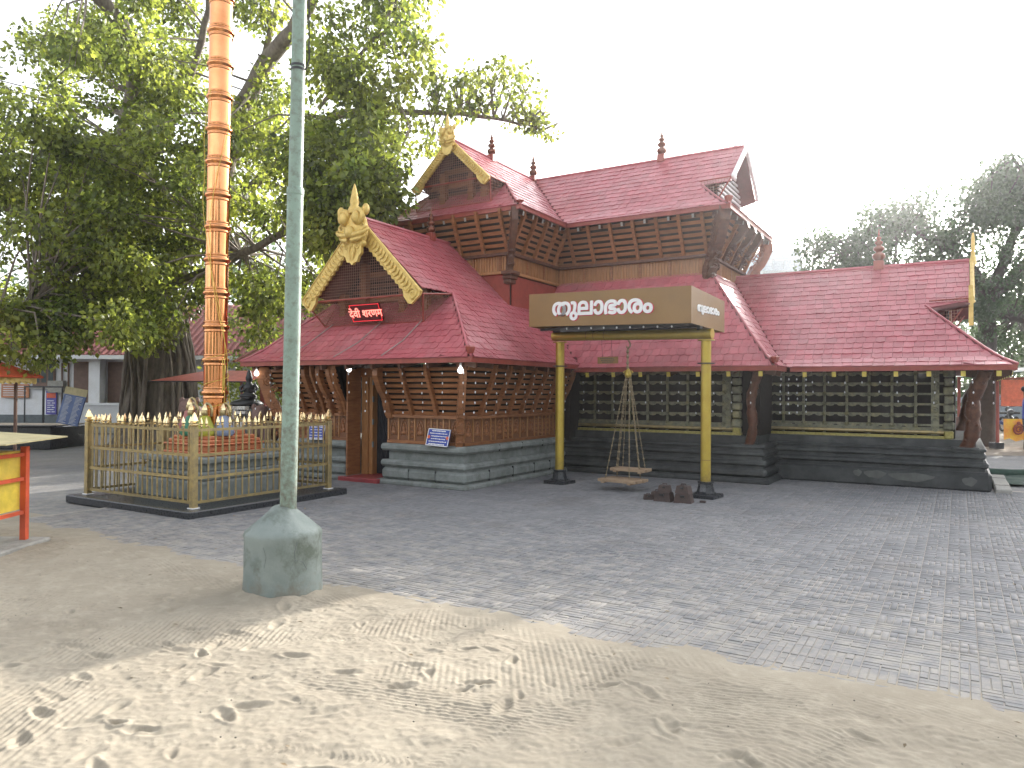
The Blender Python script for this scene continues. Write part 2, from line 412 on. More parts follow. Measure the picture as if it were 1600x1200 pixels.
M_earth = sand_material('trodden_earth', (0.34, 0.29, 0.235), (0.26, 0.225, 0.185))

g = MB(); g.quad((-500, -400, -0.035), (500, -400, -0.035), (500, 700, -0.035), (-500, 700, -0.035))
tag(g.build('ground', M_earth), kind='structure')

# raked sand with footprints and tyre marks: fine grid
sx = np.concatenate([np.arange(-10.5, -6.2, 0.02), np.arange(-6.2, 1.0, 0.0085), np.arange(1.0, 2.6, 0.02)]); sy = np.concatenate([np.arange(0.4, 1.3, 0.02), np.arange(1.3, 4.3, 0.0085), np.arange(4.3, 4.85, 0.015)])
X, Y = np.meshgrid(sx, sy, indexing='ij')
Z = 0.020 + 0.022*(value_noise(X, Y, 1.3, 1)-0.5) + 0.010*(value_noise(X, Y, 4.1, 2)-0.5) + 0.005*(value_noise(X, Y, 14, 3)-0.5) + 0.006*(value_noise(X, Y, 33, 4)-0.5) + 0.004*(value_noise(X, Y, 60, 14)-0.5) + 0.010*(value_noise(X, Y, 8, 15)-0.5)
wob = 0.10*(value_noise(X, Y, 0.7, 5)-0.5)
dirn = value_noise(X, Y, 0.45, 6)
for k, (ang, lo, hi, per) in enumerate(((0.35, 0.0, 0.45, 0.036), (-0.25, 0.42, 0.62, 0.032), (1.0, 0.58, 1.0, 0.038))):
    ph = (X*math.sin(ang)+Y*math.cos(ang)+wob)*2*math.pi/per
    msk = np.clip((dirn-lo)/0.05, 0, 1)*np.clip((hi-dirn)/0.05, 0, 1)*np.clip((value_noise(X, Y, 1.6, 20+k)-0.42)/0.14, 0, 1)
    Z += msk*0.0030*(np.abs(np.sin(ph/2))*2-1.2)*(0.55+0.9*value_noise(X, Y, 6.0, 40+k))
def tyre(x0, y0, x1, y1, bend=0.0, w=0.045):
    """herringbone-edged track left by a rake end or a bicycle tyre"""
    dx, dy = x1-x0, y1-y0; ln = math.hypot(dx, dy); ux, uy = dx/ln, dy/ln
    t = (X-x0)*ux+(Y-y0)*uy; s = -(X-x0)*uy+(Y-y0)*ux - bend*np.sin(np.pi*np.clip(t/ln, 0, 1))
    inside = (t > 0) & (t < ln)
    return inside*np.exp(-(s/w)**2)*(0.006*np.sin(2*np.pi*(t+0.6*np.abs(s))/0.03)*0.5-0.002)*(.3+value_noise(X, Y, 2.5, 70))
for a in ((-1.9, 1.6, -1.55, 4.0, 0.05), (-4.6, 2.25, -2.7, 3.6, 0.12), (-5.6, 2.3, -4.2, 3.1, -0.08), (-0.7, 2.0, -0.3, 4.0, 0.05), (-3.6, 1.5, -1.9, 2.4, 0.1), (-7.6, 2.9, -5.6, 3.3, 0.05), (0.2, 2.9, 0.5, 4.0, 0.0)):
    Z += tyre(*a)
prints = []
frng = random.Random(5)
for _ in range(140):
    prints.append((frng.uniform(-6.0, 0.6), frng.uniform(1.2, 3.7), frng.uniform(0, 6.28), frng.uniform(0.45, 0.9), frng.uniform(0.2, 0.95)))
walk = [((-4.9, 2.2), (-2.2, 3.3)), ((-3.6, 1.55), (-2.4, 2.9)), ((-4.4, 2.0), (-3.0, 1.6)), ((-0.2, 2.6), (-1.4, 3.5)), ((-3.2, 1.7), (-3.9, 3.3)), ((-2.3, 1.9), (-1.2, 2.1))]
for (ax_, ay_), (bx_, by_) in walk:
    n = max(3, int(math.hypot(bx_-ax_, by_-ay_)/0.3)); th = math.atan2(by_-ay_, bx_-ax_)
    for i in range(n):
        t = i/(n-1); side = 0.09 if i % 2 else -0.09
        prints.append((ax_+(bx_-ax_)*t-side*math.sin(th), ay_+(by_-ay_)*t+side*math.cos(th), th+frng.uniform(-.2, .2), frng.uniform(.72, .9), frng.uniform(0.3, 0.9)))
for (fx, fy, th, sc, dp) in prints:
    i0 = np.searchsorted(sx, fx-0.25); i1 = np.searchsorted(sx, fx+0.25); j0 = np.searchsorted(sy, fy-0.25); j1 = np.searchsorted(sy, fy+0.25)
    if i1 <= i0 or j1 <= j0: continue
    lx = X[i0:i1, j0:j1]-fx; ly = Y[i0:i1, j0:j1]-fy
    u = (lx*math.cos(th)+ly*math.sin(th))/sc; v = (-lx*math.sin(th)+ly*math.cos(th))/sc
    foot = np.hypot(u/0.095, v/(0.040+0.10*np.clip(u, -.1, .1)**2+0.10*np.clip(u, -.08, .08)))
    pit = np.clip(1.25-foot, 0, 1); pit = pit*pit*(3-2*pit)
    foot = foot+0.16*(value_noise(X[i0:i1, j0:j1], Y[i0:i1, j0:j1], 20, 50)-.5)
    pit = np.clip(1.25-foot, 0, 1); pit = pit*pit*(3-2*pit)
    rim = np.exp(-((foot-1.45)/0.28)**2)
    Z[i0:i1, j0:j1] += dp*(-0.021*pit*(.7+.6*np.clip(.5-u/.2, 0, 1))+0.007*rim)
rr0 = np.hypot(X+4.44, Y-3.94); Z += 0.035*np.exp(-((rr0-.29)/.07)**2)*(.5+value_noise(X, Y, 7, 60))
edge = 4.24 + 0.20*(value_noise(X, Y, 0.9, 8)-0.5) + 0.16*(value_noise(X, Y, 3.0, 9)-0.5) + 0.12*(value_noise(X, Y, 11, 10)-0.5) + 0.22*np.clip((-4.9-X)/1.5, 0, 1)*value_noise(X, Y, 1.1, 12)
Z = np.where(Y > edge-0.35, Z*np.clip((edge-Y)/0.35, 0, 1)+0.004, Z)
Z = Z - 0.05*np.clip(Y-edge, 0, 0.5)
nx, ny = X.shape
idx = np.arange(nx*ny).reshape(nx, ny)
fc = np.stack([idx[:-1, :-1], idx[1:, :-1], idx[1:, 1:], idx[:-1, 1:]], -1).reshape(-1, 4)
sand = np_mesh('sand', np.stack([X, Y, Z], -1).reshape(-1, 3), fc, M_sand, smooth=True)
tag(sand, kind='structure')
sy_ = MB(); sy_.quad((-40, -30, -0.022), (30, -30, -0.022), (30, 4.05, -0.022), (-40, 4.05, -0.022)); tag(sy_.build('sand_yard', M_sand), kind='structure')

# paving: bed with pale joints, bricks laid in squares of four
def paving_material(name, bricktex):
    m = bpy.data.materials.new(name); m.use_nodes = True
    N = m.node_tree.nodes; L = m.node_tree.links; p = N['Principled BSDF']
    geo = N.new('ShaderNodeNewGeometry')
    def noise(s, d=5, r=0.65):
        n = N.new('ShaderNodeTexNoise'); n.inputs['Scale'].default_value = s; n.inputs['Detail'].default_value = d; n.inputs['Roughness'].default_value = r
        L.new(geo.outputs['Position'], n.inputs['Vector']); return n.outputs['Fac']
    def rampv(v, a, b, lo=0., hi=1.):
        r = N.new('ShaderNodeMapRange'); r.inputs[1].default_value = a; r.inputs[2].default_value = b; r.inputs[3].default_value = lo; r.inputs[4].default_value = hi; L.new(v, r.inputs[0]); return r.outputs[0]
    def mix(a, b, f):
        x = N.new('ShaderNodeMix'); x.data_type = 'RGBA'
        for s, k in ((a, 'A'), (b, 'B')):
            if hasattr(s, 'is_linked'): L.new(s, x.inputs[k])
            else: x.inputs[k].default_value = (*s, 1)
        if hasattr(f, 'is_linked'): L.new(f, x.inputs['Factor'])
        else: x.inputs['Factor'].default_value = f
        return x.outputs['Result']
    if bricktex:
        bt = N.new('ShaderNodeTexBrick'); bt.inputs['Scale'].default_value = 5.5; bt.inputs['Color1'].default_value = (0.20, 0.205, 0.22, 1); bt.inputs['Color2'].default_value = (0.16, 0.165, 0.175, 1)
        bt.inputs['Mortar'].default_value = (0.26, 0.24, 0.21, 1); bt.inputs['Mortar Size'].default_value = 0.03
        L.new(geo.outputs['Position'], bt.inputs['Vector']); c = bt.outputs['Color']
    else:
        c = mix((0.158, 0.160, 0.168), (0.222, 0.223, 0.230), geo.outputs['Random Per Island'])
        oi = N.new('ShaderNodeObjectInfo')
        c = mix(c, (0.20, 0.198, 0.205), rampv(oi.outputs['Random'], 0, 1, 0, 0.45))
    c = mix(c, (0.33, 0.325, 0.32), rampv(noise(0.75, 5), 0.52, 0.74, 0, 0.5))
    c = mix(c, (0.155, 0.125, 0.105), rampv(noise(0.9), 0.54, 0.72, 0, 0.35))
    c = mix(c, (0.115, 0.12, 0.135), rampv(noise(0.55, 4), 0.48, 0.7, 0, 0.6))
    # dry sand dust trodden over the bricks, thickest near the sand
    sp = N.new('ShaderNodeSeparateXYZ'); L.new(geo.outputs['Position'], sp.inputs[0])
    near = rampv(sp.outputs['Y'], 4.2, 8.5, 0.26, 0.0)
    ad = N.new('ShaderNodeMath'); ad.operation = 'ADD'; L.new(near, ad.inputs[0]); L.new(noise(5.5, 6, 0.75), ad.inputs[1])
    c = mix(c, (0.37, 0.34, 0.295), rampv(ad.outputs[0], 0.60, 0.86, 0, 0.72))
    c = mix(c, (0.30, 0.285, 0.265), rampv(noise(42, 3, 0.8), 0.58, 0.8, 0, 0.6))
    L.new(c, p.inputs['Base Color'])
    L.new(rampv(noise(3.0), 0.3, 0.7, 0.68, 0.95), p.inputs['Roughness'])
    p.inputs['Specular IOR Level'].default_value = 0.35
    b = N.new('ShaderNodeBump'); b.inputs['Strength'].default_value = 0.4; b.inputs['Distance'].default_value = 0.004
    L.new(noise(120, 3, 0.8), b.inputs['Height']); L.new(b.outputs[0], p.inputs['Normal'])
    return m
M_paver = paving_material('grey_concrete_paver', False)
M_paverfar = paving_material('far_grey_paving', True)
M_joint = sand_material('sandy_joint', (0.38, 0.35, 0.31), (0.28, 0.265, 0.24))
pv = MB(); pv.quad((-60, 4.0, -0.03), (40, 4.0, -0.03), (40, 45, -0.03), (-60, 45, -0.03))
paving = tag(pv.build('paving', M_paverfar), kind='structure')
bedm = MB(); bedm.quad((-9.6, 4.02, -0.0045), (2.7, 4.02, -0.0045), (2.7, 14.4, -0.0045), (-9.6, 14.4, -0.0045))
bedm.build('joint_bed', M_joint, paving)
MODL = 0.192; W4 = MODL/4
ii = np.arange(int((2.6+9.5)/MODL)); jj = np.arange(int((14.3-4.02)/MODL))
cells = []
prng = np.random.default_rng(3)
bricks = []
for i in ii:
    for j in jj:
        cx = -9.5+i*MODL; cy = 4.05+j*MODL
        r = prng.random()
        hor = ((i+j) % 2 == 0) ^ (r < 0.22)
        halves = prng.random(4)
        for k in range(4):
            a0, a1 = cx+k*W4, cx+(k+1)*W4; b0, b1 = cy, cy+MODL
            cuts = [(0.0, 1.0)] if halves[k] > 0.5 else [(0.0, 0.5), (0.5, 1.0)]
            for c0, c1 in cuts:
                bb0 = b0+c0*MODL; bb1 = b0+c1*MODL
                if hor: bricks.append((cx+c0*MODL, cx+c1*MODL, cy+k*W4, cy+(k+1)*W4))
                else: bricks.append((a0, a1, bb0, bb1))
br = np.array(bricks)
n = len(br)
g_ = prng.uniform(0.0022, 0.0042, (n, 1)); ch = 0.0025
x0 = br[:, 0:1]+g_; x1 = br[:, 1:2]-g_; y0 = br[:, 2:3]+g_; y1 = br[:, 3:4]-g_
zt_ = np.clip(prng.normal(0.0, 0.0013, (n, 1)), -.0025, .004); tx = prng.normal(0, 0.004, (n, 1)); ty = prng.normal(0, 0.004, (n, 1))
def zz(x, y): return zt_+(x-(x0+x1)/2)*tx+(y-(y0+y1)/2)*ty
def ring(ix, zoff, tilt=True):
    out = []
    for (a, b) in ((x0+ix, y0+ix), (x1-ix, y0+ix), (x1-ix, y1-ix), (x0+ix, y1-ix)):
        out.append(np.concatenate([a, b, (zz(a, b)+zoff if tilt else np.full_like(a, zoff))], 1))
    return out
pts = ring(0, -0.016, False)+ring(0, -ch)+ring(ch, 0.0)
pv_ = np.stack(pts, 1)            # n x 12 x 3
quads = np.array([[8, 9, 10, 11]]+[[i, (i+1) % 4, 4+(i+1) % 4, 4+i] for i in range(4)]+[[4+i, 4+(i+1) % 4, 8+(i+1) % 4, 8+i] for i in range(4)])
ctr = np.stack([(br[:, 0]+br[:, 1])/2, (br[:, 2]+br[:, 3])/2], 1)
dist = np.hypot(ctr[:, 0], ctr[:, 1])
dd = ctr @ np.array([fw0.x, fw0.y]); rr_ = ctr @ np.array([rt0.x, rt0.y])
vis = (np.abs(rr_/dd) < 0.69) & (dd < 2000) & (1.55/dd*F < 590) & (ctr[:, 1] > 4.3)
order = np.argsort(np.where(vis, dist-(br[:, 1]-br[:, 0])*(br[:, 3]-br[:, 2])*20, 1e6))
near300 = order[:300]; rest = np.setdiff1d(np.arange(n), near300)
V = pv_[rest].reshape(-1, 3); Q = (quads[None]+(np.arange(len(rest))*12)[:, None, None]).reshape(-1, 4)
pr = np_mesh('paver_field', V, Q, M_paver, None); pr.parent = paving; pr['kind'] = 'stuff'
for q in near300:
    me = bpy.data.meshes.new('paver'); c = ctr[q]
    vv = pv_[q]-np.array([c[0], c[1], 0])
    me.from_pydata(vv.tolist(), [], quads.tolist()); me.materials.append(M_paver)
    o = bpy.data.objects.new('paver', me); o.location = (c[0], c[1], 0); COL.objects.link(o); o.parent = paving
# ------------------------------------------------------------------ temple
T = thing('temple', 'red shingled wooden temple with carved porch, upper storey gables and dark stone plinth', 'temple', (-5.5, 13.5, 0))

def prof(table):
    ts, zs = zip(*table)
    return lambda t: float(np.interp(t, ts, zs))
KICK = prof([(0, 0), (0.10, 0.062), (0.22, 0.175), (1, 1)])
SHINGLE_PICK = []          # (distance, verts) candidates for single shingles

def slope(name, O, A, B, z0, rise, run, lo, hi, h0=0.0, h1=None, expo=0.17, wid=0.155, single=False, kick=KICK, shingles=True):
    """roof slope. O: eave reference point; A: unit along the eave; B: unit level direction from eave to ridge.
    lo(h), hi(h): extent along A at level distance h from the eave"""
    O = Vector((O[0], O[1], 0)); A = Vector((A[0], A[1], 0)); B = Vector((B[0], B[1], 0))
    if h1 is None: h1 = run
    def P(a, h, lift=0.0):
        z = z0+rise*kick(h/run)
        dh = 0.02; dz = rise*(kick(min(1, (h+dh)/run))-kick((h-dh)/run if h > dh else 0)); sl = math.atan2(dz, (dh*2 if h > dh else h+dh))
        p = O+A*a+B*h
        nrm = -B*math.sin(sl)+Vector((0, 0, math.cos(sl)))
        return Vector((p.x, p.y, z))+nrm*lift
    steps = max(2, int((h1-h0)/0.12)); d = MB()
    for i in range(steps):
        ha = h0+(h1-h0)*i/steps; hb = h0+(h1-h0)*(i+1)/steps
        if hi(ha)-lo(ha) < 1e-3 and hi(hb)-lo(hb) < 1e-3: continue
        d.quad(P(lo(ha), ha), P(hi(ha), ha), P(hi(hb), hb), P(lo(hb), hb))
        d.quad(P(lo(hb), hb, -.05), P(hi(hb), hb, -.05), P(hi(ha), ha, -.05), P(lo(ha), ha, -.05))
    deck = d.build(name, M_roofdeck, T)
    if not shingles: return deck
    # courses
    rest = MB(); h = h0; row = 0
    srng = random.Random(name)
    while h < h1-0.02:
        z_a = z0+rise*kick(h/run); z_b = z0+rise*kick(min(1, (h+0.05)/run)); sl = math.atan2(z_b-z_a, 0.05)
        hn = min(h1, h+expo*math.cos(sl)); htop = min(h1, hn+0.03)
        l, r = lo((h+hn)/2), hi((h+hn)/2)
        a = l-wid*(0.5 if row % 2 else 0.0)-srng.uniform(0, 0.04)
        while a < r:
            b = a+wid*srng.uniform(0.92, 1.08)
            a0 = max(a, l); b0 = min(b, r)
            if b0-a0 > 0.02:
                la, lb, ua, ub = lo(h), hi(h), lo(htop), hi(htop)
                def cl(x, p, q): return min(max(x, p), q)
                g0 = 0.003; j = srng.uniform(-0.006, 0.006) if row else 0.0; th = srng.uniform(0.012, 0.020); sk = srng.uniform(-0.004, 0.004)
                hb_ = max(0.0, h+j)-0.012
                p0 = P(cl(a0+g0, la, lb), hb_, th+sk); p1 = P(cl(b0-g0, la, lb), hb_, th-sk)
                p2 = P(cl(b0-g0, ua, ub), htop, 0.003); p3 = P(cl(a0+g0, ua, ub), htop, 0.003)
                q0 = P(cl(a0+g0, la, lb), hb_, 0.001); q1 = P(cl(b0-g0, la, lb), hb_, 0.001)
                pm = P(cl((a0+b0)/2, la, lb), hb_-(0.012 if row else 0), th+0.001); qm = P(cl((a0+b0)/2, la, lb), hb_-(0.012 if row else 0), 0.001)
                vs = [p0, pm, p1, p2, p3, q0, qm, q1]
                fs = [(0, 1, 2, 3, 4), (5, 6, 1, 0), (6, 7, 2, 1), (7, 3, 2), (5, 0, 4)]
                if single: SHINGLE_PICK.append(((p0-CAM).length, vs, fs, deck))
                else:
                    nn = len(rest.v); rest.v += [tuple(v) for v in vs]; rest.f += [tuple(nn+i for i in f) for f in fs]
            a = b
        h = hn; row += 1
    if rest.v:
        o = rest.build('shingle_courses', M_roof, deck); o['kind'] = 'stuff'
    deck['_P'] = 0
    del deck['_P']
    return deck

def ridge_cap(pts, parent, r=0.035, mat_=None):
    MB().tube(pts, r, 6).build('ridge_cap', mat_ or M_roof, parent)

# --- porch roof -------------------------------------------------
PC = -8.75; PE = 2.58; PZ = 2.06; PR = 2.44; PY = 9.0; GF = 1.25
PK = prof([(0, 0), (0.10, 0.075), (0.2, 0.185), (1, 1)])
def porch_z(h): return PZ+PR*PK(h/PE)
HALL_E, HALL_Z, HALL_RUN, HALL_RISE = 12.55, 2.0, 1.58, 1.92
def hall_z(h): return HALL_Z+HALL_RISE*KICK(h/HALL_RUN)
def inv(fn, z, hi_):
    lo_ = 0.0
    for _ in range(40):
        m = (lo_+hi_)/2
        if fn(m) < z: lo_ = m
        else: hi_ = m
    return (lo_+hi_)/2
PW_X, PW_Y = -7.4, 12.05       # corner of the upper storey's front projection
def porch_back(h):
    x = PC+PE-h
    if x < PW_X: return PW_Y
    return HALL_E+inv(hall_z, porch_z(h), HALL_RUN)
def porch_front(h): return PY+h if h < GF else 9.4
side_r = slope('porch_side_roof', (PC+PE, 0), (0, 1), (-1, 0), PZ, PR, PE, porch_front, porch_back, kick=PK, single=True, expo=.145, wid=.14)
side_l = slope('porch_side_roof', (PC-PE, 0), (0, 1), (1, 0), PZ, PR, PE, porch_front, lambda h: PW_Y if h > PE-1.35 else 13.8, kick=PK)
skirt = slope('porch_front_roof', (PC, PY), (1, 0), (0, 1), PZ, PR, PE, lambda h: -(PE-h), lambda h: PE-h, h1=GF, kick=PK, single=True, expo=.145, wid=.14)
hipr = [(PC+PE-h, PY+h, porch_z(h)+0.02) for h in (0, .15, .3, .6, .9, GF)]
hipl = [(PC-PE+h, PY+h, porch_z(h)+0.02) for h in (0, .15, .3, .6, .9, GF)]
ridge_cap(hipr, skirt, 0.022); ridge_cap(hipl, skirt, 0.022)
ridge_cap([(PC, 9.4, PZ+PR+.01), (PC, PW_Y, PZ+PR+.01)], side_r, 0.04)

# --- hall roof (lower, central) and its right return --------------
HX = -2.55; UW_X, UW_Y = -4.15, 14.1   # right corner of the upper storey wall
RW_E, RW_Z, RW_RUN, RW_RISE = 13.4, 2.0, 2.8, 2.05
def rw_z(h): return RW_Z+RW_RISE*KICK(h/RW_RUN)
def hall_left(h): return max(PC+PE-inv(porch_z, hall_z(h), PE), PW_X)
hall_front = slope('hall_front_roof', (0, HALL_E), (1, 0), (0, 1), HALL_Z, HALL_RISE, HALL_RUN, hall_left, lambda h: HX-h, h1=1.55)
hall_side = slope('hall_side_roof', (HX, 0), (0, 1), (-1, 0), HALL_Z, HALL_RISE, HALL_RUN, lambda h: HALL_E+h, lambda h: RW_E+inv(rw_z, hall_z(h), RW_RUN), h1=1.58)
ridge_cap([(HX-h, HALL_E+h, hall_z(h)+.02) for h in (0, .2, .4, .8, 1.2, 1.56)], hall_side, 0.022)

# --- right wing roof ----------------------------------------------
RX = 0.76; RG = 1.58; RAKE = 0.17
def rw_right(h): return RX-0.8*h if h < RG else RAKE
rw_front = slope('wing_front_roof', (0, RW_E), (1, 0), (0, 1), RW_Z, RW_RISE, RW_RUN, lambda h: HX-inv(hall_z, rw_z(h), HALL_RUN) if rw_z(h) < 3.9 else -4.15, rw_right)
rw_back = slope('wing_back_roof', (0, 19.0), (1, 0), (0, -1), RW_Z, RW_RISE, RW_RUN, lambda h: -4.15, rw_right, shingles=False)
rw_end = slope('wing_end_roof', (RX, 0), (0, 1), (-1, 0), RW_Z, RW_RISE, RW_RUN*0.8, lambda h: RW_E+h/0.8, lambda h: 19.0-h/0.8, h1=RG*0.8, expo=0.18)
ridge_cap([(RX-0.8*h, RW_E+h, rw_z(h)+.02) for h in (0, .25, .5, 1.0, RG)], rw_end, 0.022)
ridge_cap([(-4.15, 16.2, 4.06), (RAKE, 16.2, 4.06)], rw_front, 0.04)

# --- upper storey roofs --------------------------------------------
UZ, UR, URUN = 5.03, 1.60, 1.80
UKC = prof([(0, 0), (0.12, 0.075), (0.24, 0.19), (1, 1)])
def up_z(h): return UZ+UR*UKC(h/URUN)
UEX = -6.95; UFY = 11.72; UYE = 13.6; UXE = -3.58; UYR = 15.4; UG = 0.88
up_r = slope('upper_gable_roof', (UEX, 0), (0, 1), (-1, 0), UZ, UR, URUN, lambda h: UFY+h if h < UG else 12.0, lambda h: UYE+h, kick=UKC)
up_l = slope('upper_gable_roof', (2*PC-UEX, 0), (0, 1), (1, 0), UZ, UR, URUN, lambda h: UFY+h if h < UG else 12.0, lambda h: 17.2-h, kick=UKC)
up_f = slope('upper_front_roof', (PC, UFY), (1, 0), (0, 1), UZ, UR, URUN, lambda h: -(URUN-h), lambda h: URUN-h, h1=UG, kick=UKC)
up_x = slope('upper_wing_roof', (0, UYE), (1, 0), (0, 1), UZ, UR, URUN, lambda h: UEX-h, lambda h: UXE-h if h < 0.78 else -3.77, kick=UKC)
up_b = slope('upper_back_roof', (0, 17.2), (1, 0), (0, -1), UZ, UR, URUN, lambda h: 2*PC-UEX+h, lambda h: UXE-h if h < 0.78 else -3.77, kick=UKC, shingles=False)
up_e = slope('upper_end_roof', (UXE, 0), (0, 1), (-1, 0), UZ, UR, URUN, lambda h: UYE+h, lambda h: 17.2-h, h1=0.78, kick=UKC)
ridge_cap([(UEX-h, UFY+h, up_z(h)+.02) for h in (0, .2, .4, UG)], up_f, 0.02)
ridge_cap([(2*PC-UEX+h, UFY+h, up_z(h)+.02) for h in (0, .2, .4, UG)], up_f, 0.02)
ridge_cap([(UXE-h, UYE+h, up_z(h)+.02) for h in (0, .2, .4, .78)], up_e, 0.02)
ridge_cap([(PC, 12.0, UZ+UR+.01), (PC, UYR, UZ+UR+.01)], up_r, 0.035)
ridge_cap([(PC, UYR, UZ+UR+.01), (-3.77, UYR, UZ+UR+.01)], up_x, 0.035)

# single shingles: the nearest ones on the porch roof; the rest joined
SHINGLE_PICK.sort(key=lambda t: t[0])
SH_REST = {}
for k, (d_, vs, fs, deck) in enumerate(SHINGLE_PICK):
    if k < 300:
        m_ = MB(); m_.v = [tuple(v) for v in vs]; m_.f = list(fs); m_.build('shingle', M_roof, deck)
    else:
        m_ = SH_REST.setdefault(deck, MB()); nn = len(m_.v); m_.v += [tuple(v) for v in vs]; m_.f += [tuple(nn+i for i in f) for f in fs]
for deck, m_ in SH_REST.items():
    o = m_.build('shingle_courses', M_roof, deck); o['kind'] = 'stuff'

# eave boards, soffits, rafters
def eave(parent, a, b, z, inward, over=0.42, n=8, tip=None, tw=.066, th_=.085, fh=0.085, zin=0.05, fm=None):
    """fascia along the eave a-b (level), rafter tails under it and a boarded soffit. inward: unit level vector"""
    a = Vector((*a, 0)); b = Vector((*b, 0)); w = Vector((*inward, 0)); up = Vector((0, 0, 1))
    fb = MB().beam(a+w*0.02+up*(z-0.032), b+w*0.02+up*(z-0.032), 0.035, fh).build('eave_board', fm or M_redtrim, parent)
    s = MB(); s.quad(a+w*0.03+up*(z-0.06), b+w*0.03+up*(z-0.06), b+w*(over+.1)+up*(z+zin), a+w*(over+.1)+up*(z+zin)); s.build('soffit', M_wooddk, parent)
    for i in range(n):
        p = a+(b-a)*((i+0.5)/n)
        r = MB().beam(p+w*0.055+up*(z-0.115), p+w*(over+.08)+up*(z-0.02), 0.045, 0.085).build('rafter', M_wooddk, parent)
        if tip is not None:
            MB().beam(p+w*0.052+up*(z-0.125), p+w*0.043+up*(z-0.127), tw, th_).build('rafter_tip', tip, parent)
eave(skirt, (PC-PE, PY), (PC+PE, PY), PZ, (0, 1), n=9, over=0.5)
eave(side_r, (PC+PE, PY), (PC+PE, 12.6), PZ, (-1, 0), n=8, over=0.5)
eave(side_l, (PC-PE, PY), (PC-PE, 13.6), PZ, (1, 0), n=6, over=0.5)
M_tipgrey = mat('pale_grey_rafter_tip', (.42, .40, .37), rough=.6)
M_yeltip = mat('yellow_rafter_tip', (0.72, 0.58, 0.12), rough=0.45)
eave(hall_front, (-6.25, HALL_E), (HX, HALL_E), HALL_Z, (0, 1), n=7, tip=M_yeltip, over=0.6, fm=M_redtrim)
eave(hall_side, (HX, HALL_E), (HX, RW_E), HALL_Z, (-1, 0), n=2, over=0.5)
eave(rw_front, (HX+0.05, RW_E), (RX, RW_E), RW_Z, (0, 1), n=7, tip=M_yeltip, over=0.6)
eave(rw_end, (RX, RW_E), (RX, 19.0), RW_Z, (-1, 0), n=8, over=0.6, tip=M_yeltip)
eave(up_f, (2*PC-UEX, UFY), (UEX, UFY), UZ, (0, 1), n=7, tip=M_tipgrey, tw=.042, th_=.075, over=0.36)
eave(up_r, (UEX, UFY), (UEX, UYE), UZ, (-1, 0), n=5, tip=M_tipgrey, tw=.042, th_=.075, over=0.4)
eave(up_l, (2*PC-UEX, UFY), (2*PC-UEX, 17.2), UZ, (1, 0), n=10, over=0.4)
eave(up_x, (UEX, UYE), (UXE, UYE), UZ, (0, 1), n=7, tip=M_tipgrey, tw=.042, th_=.075, over=0.45)
eave(up_e, (UXE, UYE), (UXE, 17.2), UZ, (-1, 0), n=8, tip=M_tipgrey, tw=.042, th_=.075, over=0.5)

# --- leaning slatted screens ----------------------------------------
def bracket(parent, p, out, z0, z1, lean, w=0.05, depth=0.09, mat_=None, bulge=0.05, carved=False, name='bracket'):
    """S-curved strut in the plane (out, up) standing at p"""
    out = Vector((*out, 0)); up = Vector((0, 0, 1)); hgt = z1-z0
    N_ = 10; fr = []; bk = []
    for i in range(N_+1):
        t = i/N_
        c = lean*t + bulge*math.sin(t*math.pi*2)*-0.6 + bulge*0.5*math.sin(t*math.pi)
        dp = depth*(0.75+0.35*math.sin(t*math.pi*3)**2)
        fr.append((c+dp/2, t*hgt)); bk.append((c-dp/2, t*hgt))
    m_ = MB().prism(fr+bk[::-1], Vector((p[0], p[1], z0)), out, up, w)
    if carved:
        s = out.cross(up)
        for i in range(9):
            t = (i+0.6)/9.5; c = lean*t+bulge*0.3*math.sin(t*6)
            for sd in (-1, 1):
                q = Vector((p[0], p[1], z0))+out*(c+depth*(0.22 if i % 2 else -.1))+up*(t*hgt)+s*(sd*w*.5)
                m_.spiral(q, out*sd, up, min(depth*.36, hgt/16), 1.5*(1 if i % 2 else -1), w*0.10, a0=i*1.3, n=5, steps=10)
            q = Vector((p[0], p[1], z0))+out*(c+depth*.5)+up*(t*hgt)
            m_.tube([q-s*w*.42-up*.02, q+out*(depth*.13), q+s*w*.42-up*.02], [.010, .018, .010], 5)
            m_.spiral(q+out*.01, s, up, w*.28, 1.3*(1 if i % 2 else -1), w*.09, a0=i, n=5, steps=8)
    return m_.build(name, mat_ or M_wood, parent)

